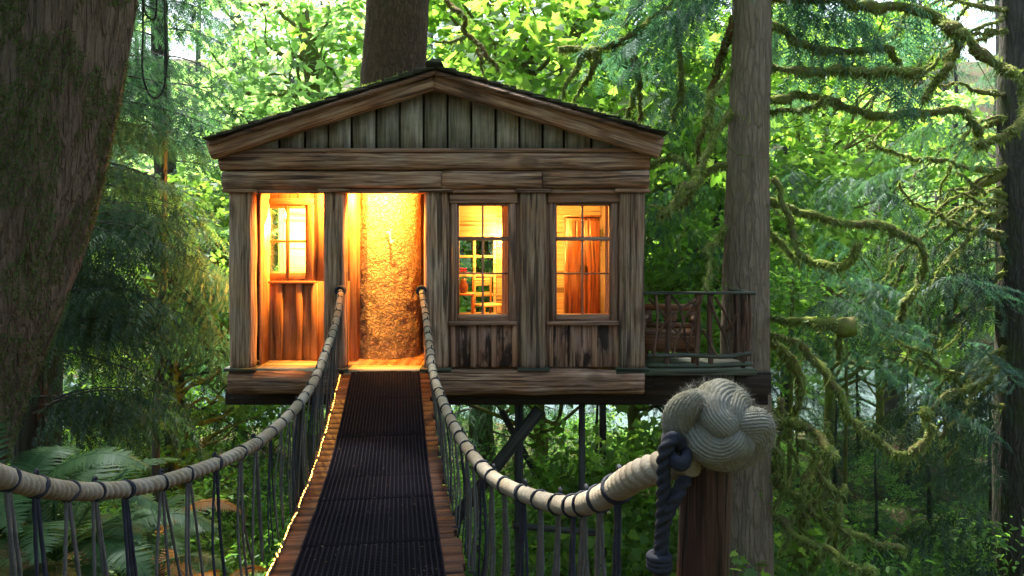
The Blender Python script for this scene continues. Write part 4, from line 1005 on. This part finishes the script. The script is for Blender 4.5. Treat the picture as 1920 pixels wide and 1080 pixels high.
fern(P(-20, 1010, 4.3), 1.15, 17, 'large sword fern at the very edge below the handrail rope', 'sword ferns by the bridge', 0, 1)
fern(P(105, 1050, 4.4), 1.15, 17, 'large sword fern arching up behind the near handrail rope', 'sword ferns by the bridge', .0, 2)
fern(P(235, 1090, 5.0), 1.15, 16, 'sword fern with long pale fronds left of the string light', 'sword ferns by the bridge', .12, 3)
fern(P(385, 1130, 6.2), .9, 9, 'fern with some orange light-tinted fronds beside the bridge lights', 'sword ferns by the bridge', .45, 4)
for q in range(26):
    px = rs_.uniform(700, 1950); Y_ = rs_.uniform(10.5, 20); fern(gpos(px, Y_), rs_.uniform(.7, 1.1), 11, ('near' if Y_ < 14 else 'farther') + ' sword fern on the floor of the hollow ' + zone(px), 'ferns in the hollow', .04, 60 + q)

# low ground cover
gc = MB(); k_ = 9000; rr = np.random.default_rng(77); yy = 9 + 22 * rr.random(k_) ** 1.3; xx = (rr.uniform(-150, 2050, k_) - 960) * yy / F
pp = np.stack([xx, yy, gz(xx, yy) + rr.uniform(.02, .35, k_)], -1); dd = rr.normal(size=(k_, 3)); dd[:, 2] *= .3
gc.inst(*LO, frames(dd, np.array([0, 0, 1.]) + rr.normal(0, .4, (k_, 3))) * rr.uniform(.08, .2, k_)[:, None, None], pp)
tag(gc.build('undergrowth', M['shrub']), 'low leafy ground cover on the floor of the hollow', 'ground cover', kind='stuff')

# ------------------------------------------------------------------ big leaning tree at the left
bt = empty('leaning_maple_tree', 'huge moss-covered leaning trunk along the picture edge beside the bridge', 'tree', (-3.2, 4.6, -.8))
BY = 4.7
axp = [(-345, 1150), (-205, 900), (-112, 700), (-15, 480), (45, 330), (90, 200), (124, 60), (150, -80), (190, -400), (230, -900)]
rp = [212, 182, 163, 149, 138, 126, 116, 110, 105, 95]
ax_ = crom([P(x, y, BY + .35) for x, y in axp], 30); ra = np.interp(np.linspace(0, 1, len(ax_)), np.linspace(0, 1, len(rp)), np.array(rp) * BY / F)
sg = 150; n = len(ax_); th = np.linspace(0, 2 * math.pi, sg, endpoint=False)
tg = np.gradient(ax_, axis=0); tg /= np.linalg.norm(tg, axis=1, keepdims=True); n1 = np.cross(tg, (0, 1., 0)); n1 /= np.linalg.norm(n1, axis=1, keepdims=True); n2 = np.cross(tg, n1)
ln = np.concatenate([[0], np.cumsum(np.linalg.norm(np.diff(ax_, axis=0), axis=1))])
Lg, Th = np.meshgrid(ln, th, indexing='ij'); q = np.stack([np.cos(Th) * 8, np.sin(Th) * 8, Lg * 1.0], -1)
rg = np.abs(vnoise(q * 1.4 + .35 * fbm(q, 2)[..., None])); rg2 = np.abs(vnoise(q * 3.1 * np.array([1, 1, .7]) + 5))
rr = ra[:, None] * (1 + .06 * fbm(np.stack([np.cos(Th) * 1.5, np.sin(Th) * 1.5, Lg * .8], -1), 2) + .12 * np.minimum(rg, .45) + .05 * np.minimum(rg2, .5) - .03 + .012 * fbm(q * 4, 2))
dirs = np.cos(Th)[..., None] * n1[:, None] + np.sin(Th)[..., None] * n2[:, None]; V = ax_[:, None] + dirs * rr[..., None]
org = np.array([-3.2, 4.6, -.8]); i = np.arange(n - 1)[:, None]; j = np.arange(sg)[None]; j2 = (j + 1) % sg
MB().add(V.reshape(-1, 3) - org, None, np.stack([i * sg + j, (i + 1) * sg + j, (i + 1) * sg + j2, i * sg + j2], -1).reshape(-1, 4)).build('trunk', M['bark_big'], bt, smooth=True)
# moss blades on its mossy flank
mk = np.random.default_rng(3); Vf = V.reshape(-1, 3); Nf = dirs.reshape(-1, 3); pick = mk.integers(0, len(Vf), 110000); v, nn = Vf[pick], Nf[pick]
msk = 1.5 * fbm(v * np.array([2.2, 2.2, 1.5]) + 4, 4) - (v[:, 0] + 2.55 + (CZ + 1.3 - v[:, 2]) * .24) * 1.1 + .55
kp = (msk > .05) & (nn[:, 1] < .35); v, nn = v[kp], nn[kp]
dd = nn * .6 + mk.normal(0, .5, v.shape) + np.array([0, 0, -.75]); mt = frames(dd, nn) * mk.uniform(.012, .04, len(v))[:, None, None]
o = MB().inst([(-.12, 0, 0), (.12, 0, 0), (.05, 1, .1)], [(0, 1, 2)], mt, v - org).build('moss', M['trunk_moss'], bt); o['kind'] = 'stuff'

# ------------------------------------------------------------------ hemlock left of the cabin: hanging boughs
def bough_tree(name, label, base, H, r0, mat, bset, specs, seed, barkm):
    """specs: (start px,py,Y, end px,py,Y, scale width)"""
    r_ = np.random.default_rng(seed); e = empty(name, label, 'tree', base); b0 = np.array(base)
    m, pts = trunk_mesh(H, r0, r0 * .3, 0, seed); nd = MB()
    for k, (a, b, ws) in enumerate(specs):
        a = P(*a); b_ = P(*b); d_ = b_ - a; L = np.linalg.norm(d_); bo = bset[k % len(bset)]; V0, T0, S0, L0 = bo
        tip = np.array([0, L0 * .9, -L0 * .25]); fw = d_.copy(); Rm = frames(fw[None], np.array([[r_.normal(0, .15), r_.normal(0, .15), 1.]]))[0]
        rt = frames(tip[None], np.array([[0, 0, 1.]]))[0]; Rm = Rm @ rt.T * (L / np.linalg.norm(tip)); Rm = Rm @ np.diag([ws, 1, ws])
        nd.add(V0 @ Rm.T + a - b0, T0); m.add(S0[0] @ Rm.T + a - b0, S0[1], S0[2])
    m.build('trunk', barkm, e, smooth=True); nd.build('crown', mat, e); return e
rh = random.Random(9); specs = []
for k in range(44):
    y = -200 + 620 * rh.random(); Y_ = rh.uniform(9.6, 12.5); L = rh.uniform(170, 330) if y > -20 else rh.uniform(220, 390)
    specs.append(((90 + rh.uniform(-60, 60), y, 10.9), (90 + L, y + L * rh.uniform(.15, .6), Y_), rh.uniform(.7, 1.0)))
bough_tree('hemlock_tree', 'hemlock with long drooping boughs between the mossy trunk and the cabin eave', gpos(90, 10.9), 18, .22, M['needle'], HEM, specs, 51, M['bark_far'])
specs = []
for k in range(48):
    y = 360 + 430 * rh.random(); Y_ = rh.uniform(5.9, 8.6); L = rh.uniform(150, 290) * (.7 if 420 < y < 640 else 1)
    specs.append(((70 + rh.uniform(-40, 60), y, 7.3), (70 + L, y + L * rh.uniform(.1, .55), Y_), rh.uniform(.75, 1.1)))
bough_tree('cedar_tree', 'dark cedar with dense low boughs left of the cabin wall', gpos(60, 7.4), 7.5, .16, M['needle_dark'], CED, specs, 52, M['bark_far'])
specs = []
for k in range(15):
    y = 440 + 160 * rh.random(); specs.append(((300 + rh.uniform(-30, 60), y, 10.6), (390 + rh.uniform(-20, 35), y + rh.uniform(60, 150), rh.uniform(10.1, 10.7)), .9))
bough_tree('cedar_tree', 'young cedar right beside the cabin wall, catching the warm window light', gpos(300, 10.8), 9, .07, M['maple_far'] if 0 else M['needle'], CED, specs, 53, M['bark_far'])

# hanging cables from the leaning tree
cb = empty('hanging_cable', 'dark cable hanging in two loops beside the mossy leaning trunk', 'cable', tuple(P(285, 0, 5.4)))
c0 = P(285, 0, 5.4)
for pts in ([(268, -60), (268, 60), (267, 130), (276, 170), (291, 184), (305, 170), (312, 130), (310, 60), (307, -60)], [(268, -40), (270, 15), (280, 34), (292, 30), (294, -40)]):
    MB().tube(crom([P(x, y, 5.4) - c0 for x, y in pts], 8), .0065, 8).build('cable_loop', M['darkpost'], cb, smooth=True)

# ------------------------------------------------------------------ straight cedar at the right and its mossy limbs
def tufts(m_, path, rad, n, seed, parent, name='moss', hang=.7, size=(.02, .06), mat=None):
    r_ = np.random.default_rng(seed); idx = r_.integers(0, len(path), n); d_ = r_.normal(size=(n, 3)); d_ /= np.linalg.norm(d_, axis=1, keepdims=True)
    p = path[idx] + d_ * rad[idx, None] * .9; dd = d_ * .7 + r_.normal(0, .4, (n, 3)) - np.array([0, 0, hang])
    mt = frames(dd, d_ + 1e-3) * r_.uniform(*size, n)[:, None, None]
    m_.inst([(-.2, 0, 0), (.2, 0, 0), (.05, 1, .1)], [(0, 1, 2)], mt, p)
def limb(parent, pts, r0, r1, org, seed, Y0=9.9, mat=None, name='limb', tuft=1., Y1=None, twigs=2.2):
    """pts in photo pixels give the run of the limb, depth goes from Y0 to Y1"""
    Y1 = Y0 if Y1 is None else Y1; n = len(pts); rj = random.Random(seed); rq = np.random.default_rng(seed)
    p3 = [P(x, y, Y0 + (Y1 - Y0) * k / (n - 1) + rj.uniform(-.12, .12) * (k > 0)) - org for k, (x, y) in enumerate(pts)]
    c = crom(p3, 10); L = np.linalg.norm(np.diff(c, axis=0), axis=1).sum(); s = np.linspace(0, L, len(c))
    for q in range(3): c[1:, q] += .045 * vnoise(np.stack([s[1:] * 4.5 + seed, s[1:] * 0 + q * 7.3, s[1:] * 0], -1)) + .018 * vnoise(np.stack([s[1:] * 13, s[1:] * 0 + q, s[1:] * 0 + seed], -1))
    rad = np.linspace(r0, r1, len(c)) * Y0 / F * .86; rad = rad * (1 + .34 * vnoise(np.stack([s * 6 + seed, s * 0, s * 0], -1)) + .2 * vnoise(np.stack([s * 17 + seed, s * 0 + 4, s * 0], -1)))
    o = MB().tube(c, rad, 10, noise=.28, nscale=14).build(name, mat or M['moss'], parent, smooth=True)
    tw = MB(); paths = []
    for q in range(int(L * twigs)):
        k = rq.integers(len(c) // 6, len(c)); t_ = c[min(k + 1, len(c) - 1)] - c[max(k - 1, 0)]; t_ /= np.linalg.norm(t_) + 1e-9
        d_ = rq.normal(0, .7, 3) + t_ * .7 + np.array([0, 0, -.25]); d_ /= np.linalg.norm(d_); l_ = rq.uniform(.12, .55); mid = c[k] + d_ * l_ * .5 + rq.normal(0, .05, 3)
        e_ = mid + (d_ + rq.normal(0, .5, 3) + (0, 0, -.3)) * l_ * .5; p_ = crom([c[k], mid, e_], 5); tw.tube(p_, np.linspace(.009, .003, len(p_)), 5, noise=.2, nscale=20); paths.append(p_)
    if tw.n: tw.build('side_twigs', mat or M['moss'], o, smooth=True)['kind'] = 'stuff'
    if tuft > 0:
        m_ = MB(); tufts(m_, c, rad, int(L * 800 * tuft), seed, parent, size=(.025, .07)); tufts(m_, c, rad * .9, int(L * 70 * tuft), seed + 1, parent, hang=2.4, size=(.05, .13))
        for p_ in paths: tufts(m_, p_, np.full(len(p_), .008), 40, seed + 2, parent, size=(.015, .04))
        t_ = m_.build('moss', M['tuft'], o); t_['kind'] = 'stuff'
    return o
cb_ = gpos(1400, 10.1); rt = empty('cedar_tree', 'straight grey-brown cedar trunk beside the balcony with curling mossy limbs', 'tree', cb_); ob = np.array(cb_)
tp = crom([np.array(gpos(1398, 10.1)) + (0, 0, -.3), P(1396, 900, 10.1), P(1398, 550, 10.1), P(1405, 200, 10.1), P(1410, -50, 10.1), P(1412, -1200, 10.1)], 24)
tr_ = np.interp(tp[:, 2], [-6, -2, .8, 3, 4.5, 13], np.array([62, 50, 43, 37, 35, 20]) * 10.1 / F)
MB().tube(tp - ob, tr_, 40, noise=.03, nscale=7, lobes=17, depth=.012).build('trunk', M['bark_cedar'], rt, smooth=True)
LIMBS = [([(1440, -8), (1520, -6), (1590, 5), (1640, 10), (1730, 22), (1775, 45), (1796, 78), (1790, 108), (1768, 135), (1745, 162), (1730, 188)], 13, 7),
 ([(1770, 42), (1800, 65), (1832, 88), (1872, 122), (1908, 142), (1918, 182), (1912, 220), (1892, 248), (1860, 265), (1830, 272)], 12, 6),
 ([(1445, 48), (1480, 65), (1520, 86), (1560, 97), (1600, 93), (1640, 86), (1670, 92), (1690, 116)], 8, 6),
 ([(1440, 130), (1540, 132), (1600, 132), (1660, 131), (1736, 135)], 8, 10),
 ([(1440, 186), (1490, 180), (1545, 182), (1600, 205), (1660, 218), (1720, 214), (1790, 208), (1820, 226), (1838, 262)], 8, 8),
 ([(1440, 209), (1500, 203), (1550, 185)], 3, 5),
 ([(1440, 377), (1500, 392), (1560, 414), (1620, 420), (1670, 431), (1708, 450), (1730, 490), (1725, 522), (1704, 560), (1688, 598)], 8, 7),
 ([(1450, 335), (1478, 400), (1486, 440), (1510, 480), (1550, 500), (1590, 492), (1604, 460)], 6, 7),
 ([(1440, 430), (1470, 460), (1500, 492)], 6, 4), 
 ([(1432, 590), (1462, 598), (1486, 605), (1540, 607), (1600, 612)], 3, 13), ([(1580, 612), (1578, 640), (1574, 672)], 8, 6),
 ([(1436, 622), (1480, 640), (1520, 668), (1560, 728), (1592, 782), (1640, 826), (1688, 852), (1722, 838), (1742, 808), (1732, 768)], 7, 8),
 ([(1434, 640), (1466, 658), (1490, 700), (1500, 742), (1478, 800)], 10, 9),
 ([(1438, 790), (1500, 800), (1542, 832), (1566, 862)], 9, 8),
 ([(1430, 850), (1452, 900), (1500, 940), (1560, 982), (1625, 1012), (1690, 1032)], 8, 7),
 ([(1432, 960), (1500, 1010), (1570, 1045), (1640, 1070)], 7, 8),
 ([(1375, 35), (1358, 90), (1342, 150), (1325, 225), (1302, 320)], 9, 5), ([(1372, 205), (1344, 250), (1312, 320), (1290, 352), (1238, 402)], 7, 8),
 ([(1372, 310), (1322, 328), (1282, 378), (1238, 396)], 8, 7), ([(1372, 130), (1330, 190), (1330, 260)], 5, 3), ([(1305, 330), (1285, 300), (1255, 296), (1215, 318)], 5, 5), ([(1368, 420), (1330, 470), (1322, 540)], 5, 4)]
for k, (p_, a, b) in enumerate(LIMBS): limb(rt, p_, a, b, ob, 100 + k, 10.1, M['brownbranch'] if k in (16,) else None, Y1=10.1 + (-.9 if k % 2 else .5))
rl = random.Random(31)
for k in range(16):   # tangle under the limbs
    x = rl.uniform(1440, 1580); y = rl.uniform(740, 960); p_ = [(x, y)]
    for q in range(4): x += rl.uniform(-28, 28); y += rl.uniform(20, 60); p_.append((x, y))
    limb(rt, p_, rl.uniform(3, 7), rl.uniform(2, 5), ob, 200 + k, rl.uniform(9.6, 10.8), tuft=.5, name='twig')
specs = []
for k in range(30):
    y = rl.uniform(-250, 80); L = rl.uniform(150, 330); s = rl.choice((-1, 1)); specs.append(((1405, y - 60, 10.3), (1405 + s * L, y + L * rl.uniform(.3, .7), rl.uniform(9.8, 12.5)), .9))
for k in range(12):
    x = rl.uniform(1450, 1800); y = rl.uniform(420, 760); specs.append(((x, y, rl.uniform(10.6, 12)), (x + rl.uniform(30, 150), y + rl.uniform(40, 120), rl.uniform(10.2, 12)), 1.1))
nd = MB()
for k, (a, b, ws) in enumerate(specs):
    a = P(*a); d_ = P(*b) - a; V0, T0, S0, L0 = FIR[k % 3]; tip = np.array([0, L0 * .9, -L0 * .1]); Rm = frames(d_[None], np.array([[0, 0, 1.]]))[0] @ frames(tip[None], np.array([[0, 0, 1.]]))[0].T * (np.linalg.norm(d_) / np.linalg.norm(tip))
    nd.add(V0 @ Rm.T + a - ob, T0)
nd.build('crown', M['needle_blue'], rt)
nd = MB()
for k in range(34):
    x, y = (rl.uniform(1440, 1850), rl.uniform(180, 720)) if k < 22 else (rl.uniform(1225, 1350), rl.uniform(60, 460)); a = P(x, y, rl.uniform(11.2, 14)); s_ = rl.choice((-1, 1)); b_ = P(x + s_ * rl.uniform(50, 150), y + rl.uniform(50, 140), rl.uniform(11, 14)); d_ = b_ - a
    V0, T0, S0, L0 = HEM[k % 3]; tip = np.array([0, L0 * .9, -L0 * .25]); Rm = frames(d_[None], np.array([[0, 0, 1.]]))[0] @ frames(tip[None], np.array([[0, 0, 1.]]))[0].T * (np.linalg.norm(d_) / np.linalg.norm(tip))
    nd.add(V0 @ Rm.T + a - ob, T0)
nd.build('hanging_sprays', M['needle'], rt)['kind'] = 'stuff'

# far right tree: trunk at the picture edge with a fan of bare mossy twigs
fb = gpos(1915, 12.5); fr = empty('cedar_tree', 'dark trunk at the picture edge with a fan of bare mossy twigs', 'tree', fb); of = np.array(fb)
m, _ = trunk_mesh(20, .42, .2, 0, 71, 20, 20, .004); m.build('trunk', M['bark_far'], fr, smooth=True)
for k in range(46):
    y0 = rl.uniform(-120, 760); x, y = 1885, y0; sg_ = rl.uniform(.3, 1.0) * (1 if rl.random() < .8 else -.4); L = rl.uniform(120, 330); p_ = [(x, y)]; n_ = 5
    for q in range(n_): t = (q + 1) / n_; x -= L / n_ * (1 - .35 * t); y += sg_ * L / n_ * (.25 + 1.3 * t); p_.append((x + rl.uniform(-8, 8), y + rl.uniform(-8, 8)))
    limb(fr, p_, rl.uniform(3.5, 7.5), rl.uniform(1.5, 3), of, 300 + k, 12.4, tuft=.3, Y1=rl.uniform(11, 14), name='twig', twigs=1.2)
nd = MB()
for k in range(20):
    y = rl.uniform(380, 1000); a = P(1900, y, 12.3); d_ = P(1900 - rl.uniform(90, 290), y + rl.uniform(20, 110), rl.uniform(11, 13)) - a; V0, T0, S0, L0 = CED[k % 3]; tip = np.array([0, L0 * .9, -L0 * .2]); Rm = frames(d_[None], np.array([[0, 0, 1.]]))[0] @ frames(tip[None], np.array([[0, 0, 1.]]))[0].T * (np.linalg.norm(d_) / np.linalg.norm(tip))
    nd.add(V0 @ Rm.T + a - of, T0)
nd.build('crown', M['needle_dark'], fr)

# mossy boughs hanging into view above the roof, on the tree behind
hb = gpos(1392, 12.6); ht = empty('maple_tree', 'tree behind the eave whose mossy limb hangs over the right roof slope', 'tree', hb); oh = np.array(hb)
m = MB(); m.tube(crom([np.array((0, 0, -.4)), P(1392, 500, 12.6) - oh, P(1396, 200, 12.6) - oh, P(1390, -60, 12.6) - oh, P(1385, -500, 12.6) - oh], 12), np.linspace(.2, .1, 49), 12, noise=.08, nscale=3); m.build('trunk', M['moss'], ht, smooth=True)
for k, (p_, a, b) in enumerate([([(1388, -70), (1320, -40), (1280, -10), (1255, 12), (1225, 38), (1198, 62), (1150, 82), (1100, 96), (1050, 97)], 11, 8), ([(1190, 66), (1191, 130), (1197, 180), (1203, 236)], 7, 4), ([(1195, 165), (1180, 190), (1172, 215)], 4, 3),
    ([(1113, 95), (1106, 130), (1094, 158), (1080, 190)], 6, 3), ([(1088, 98), (1078, 130), (1064, 152), (1062, 182)], 5, 2.5), ([(1275, -10), (1274, 70), (1276, 140), (1262, 230)], 6, 4), ([(1277, 140), (1284, 170), (1280, 198)], 4, 3), ([(1127, 92), (1128, 118)], 4, 3), ([(1210, -10), (1190, 20), (1170, 45)], 5, 4)]):
    limb(ht, p_, a, b, oh, 400 + k, 11.6, M['brownbranch'] if k == 1 else None)
nd = MB(); cs = [P(rl.uniform(860, 1330), rl.uniform(-80, 330), rl.uniform(12.5, 15)) - oh for _ in range(60)]; leafcloud(nd, cs, [rl.uniform(.4, .8) for _ in cs], 26, LM, .24, 88, .4, .5, .3); nd.build('crown', M['maple'], ht)
sb = gpos(752, 11.8); stt_ = empty('maple_tree', 'slim tree hidden behind the ridge trunk, its orange-brown broken limb beside it', 'tree', sb); os_ = np.array(sb)
m = MB(); m.tube(crom([np.array((0, 0, -.4)), P(760, 300, 11.8) - os_, P(752, 60, 11.8) - os_, P(760, -160, 11.8) - os_], 10), np.linspace(.1, .07, 31), 10, noise=.08, nscale=4); m.build('trunk', M['brownbranch'], stt_, smooth=True)
for k, (p_, a, b) in enumerate([([(770, -60), (815, -22), (845, 12), (868, 30), (872, 58), (890, 80), (905, 100), (922, 118), (930, 132)], 6, 3.5), ([(897, 92), (902, 115), (905, 136)], 5, 2), ([(830, 80), (855, 78), (872, 70)], 4, 3)]):
    limb(stt_, p_, a, b, os_, 450 + k, 11.6, M['brownbranch'] if k < 2 else None, tuft=.4)

# pale mossy maple skeleton left of the ridge
lb = gpos(585, 19); lt = empty('maple_tree', 'mossy forked maple trunk in the bright gap left of the ridge', 'tree', lb); ol = np.array(lb)
m = MB(); m.tube(crom([np.array((0, 0, -.4)), P(588, 420, 19) - ol, P(585, 150, 19) - ol, P(575, 60, 19) - ol, P(552, -40, 19) - ol], 12), np.linspace(.26, .13, 49), 12, noise=.1, nscale=2); m.build('trunk', M['moss'], lt, smooth=True)
for k, (p_, a, b) in enumerate([([(582, 80), (600, 55), (612, 20), (618, -30)], 6, 4), ([(585, 75), (615, 78), (640, 62)], 5, 3), ([(580, 90), (545, 45), (515, 12), (470, 8)], 6, 3), ([(585, 110), (540, 105), (480, 95)], 6, 3), ([(580, 180), (530, 178), (460, 172)], 7, 3), ([(590, 100), (620, 130), (640, 165)], 4, 2), ([(575, 190), (560, 150), (565, 90)], 4, 3)]):
    limb(lt, p_, a, b, ol, 470 + k, 19, tuft=.4)
nd = MB(); cs = [P(rl.uniform(430, 690), rl.uniform(-60, 330), rl.uniform(17.5, 21)) - ol for _ in range(50)]; leafcloud(nd, cs, [rl.uniform(.5, .9) for _ in cs], 26, LM, .22, 89, .4, .5, .3); nd.build('crown', M['maple_far'], lt)

# slim mossy saplings under the cabin and in the hollow
for k, (px, Y_, r_, l) in enumerate([(1047, 12.0, .05, 'slim mossy sapling behind the bridge supports'), (960, 13.5, .05, 'thin mossy sapling behind the dark brace'), (1475, 14, .06, 'mossy sapling just right of the end post'), (1450, 13, .05, 'thin dark sapling close to the straight cedar trunk'), (1675, 31, .5, 'thick grey trunk in front of the bright river'), (1760, 36, .45, 'slimmer grey trunk right of the thick one at the river'), (1585, 16, .05, 'thin mossy sapling in the middle of the hollow'), (1120, 15, .05, 'sapling behind the far stilt')]):
    g = gpos(px, Y_); e = empty('sapling_tree', l, 'tree', g); m, pts = trunk_mesh(16 if r_ > .3 else (3.6 if Y_ < 16 and px < 1200 else 6.5), r_, r_ * .5, rl.uniform(-.02, .02), 80 + k, 10, 14, .012); m.build('trunk', M['bark_far'] if r_ > .3 else M['moss'], e, smooth=True)
    nd = MB(); top = pts[-1]; leafcloud(nd, [top + (rl.uniform(-.9, .9), rl.uniform(-.9, .9), rl.uniform(-1.6, .4)) for _ in range(14)], [.5] * 14, 30, LO, .12, 500 + k); nd.build('crown', M['shrub'], e)

# the leaning maple's own crown, spread high over the bridge (above the picture)
cs, rs = [], []; m = MB(); rc = np.random.default_rng(15)
for k in range(105):
    c = np.array([rc.uniform(-9.5, 2.5), rc.uniform(3.0, 12.0), 0]); c[2] = 1.9 + .30 * c[1] + 1.0 + rc.uniform(.6, 4.5); cs.append(c - org); rs.append(rc.uniform(.7, 1.15))
    if k % 3 == 0: branchy(m, ax_[-1] - org + (0, 0, rc.uniform(-2, 0)), c - org, .05, .012, 900 + k)
nd = MB(); leafcloud(nd, cs, rs, 60, LM, .24, 91, .4, .5, .3); nd.build('crown', M['maple'], bt); m.build('limbs', M['moss'], bt, smooth=True)

# the wood goes on behind and above the viewer: it shades the bridge and the front of the cabin
for k in range(15):
    a = (k + rl.random()) / 15 * math.pi * 1.25 + math.pi * .875; rad = rl.uniform(7, 15); x, y = rad * math.cos(a) * 1.15, 1.5 + rad * math.sin(a)
    if y > .3 and abs(x) < 8: continue
    e = copy_tree(protos[('h', 'c', 'f')[k % 3]]); place(e, (x, y, float(gz(x, y))), rl.uniform(.8, 1.1), rl.uniform(0, 6.28), ('hemlock', 'dark cedar', 'fir')[k % 3] + ' of the wood behind the near end of the bridge', 'wood behind the viewer')

# damp air of the hollow
t = NT('haze'); pv = t.n('VolumePrincipled'); pv.inputs['Color'].default_value = (.86, .95, 1, 1); pv.inputs['Density'].default_value = .00022; pv.inputs['Anisotropy'].default_value = .3
t.l(pv.outputs[0], t.out.inputs['Volume'])
hz = MB().box(-170, 170, -45, 215, -9, 62).build('haze', t.m); hz['kind'] = 'stuff'; hz['label'] = 'thin damp haze hanging in the wood'; hz['category'] = 'haze'

# bits of leaf and needle fallen on the bridge
lt_ = MB(); k_ = 230; rr = np.random.default_rng(8); yy = rr.uniform(2.2, 8.9, k_); uu = rr.uniform(-.48, .48, k_)
pp = np.stack([bx(yy) + uu, yy, bz(yy) + np.where(np.abs(uu) < .37, .026, .006)], -1); dd = rr.normal(size=(k_, 3)); dd[:, 2] *= .15
lt_.inst(*LO, frames(dd, np.array([0, 0, 1.]) + rr.normal(0, .15, (k_, 3))) * (rr.uniform(.008, .022, k_))[:, None, None], pp)
M['litter'] = leaf('dry_litter', (.06, .035, .015), (.16, .12, .06), (.05, .03, .01), (.1, .08, .04), .2, .5, .02)
tag(lt_.build('leaf_litter', M['litter']), 'scattered bits of dry leaf lying on the mats and planks', 'litter', kind='stuff')
# moss cushions along the shingle edges
rm_ = MB(); k_ = 2600; rr = np.random.default_rng(9); t_ = rr.random(k_); sd = rr.random(k_) < .5; E = np.where(sd[:, None], Lf, Rt); q2 = E + (A - E) * t_[:, None]; cl = vnoise(np.stack([t_ * 22, sd * 5., t_ * 0], -1)) > -.05
yb_ = RY0 - .03 + rr.random(k_) ** 2.2 * 1.2; pp = np.stack([q2[:, 0], yb_, q2[:, 1] + .045], -1)[cl]; dd = rr.normal(0, .6, pp.shape) + (0, -.3, .35)
rm_.inst([(-.3, 0, 0), (.3, 0, 0), (.05, 1, .1)], [(0, 1, 2)], frames(dd, rr.normal(size=pp.shape)) * rr.uniform(.015, .045, len(pp))[:, None, None], pp)
rm_.build('moss', M['tuft'], roof)['kind'] = 'stuff'

# things that still share a description are told apart by their distance
by = {}
for o in col.objects:
    if o.parent is None and o.get('label'): by.setdefault(o['label'], []).append(o)
for l_, os2 in by.items():
    if 2 <= len(os2) <= 3:
        os2.sort(key=lambda q: q.location.y)
        for q, w_ in zip(os2, ('nearer', 'farther') if len(os2) == 2 else ('nearest', 'middle', 'farthest')): q['label'] = (l_ + ', the ' + w_) if len(l_.split()) <= 14 else w_ + ' ' + l_
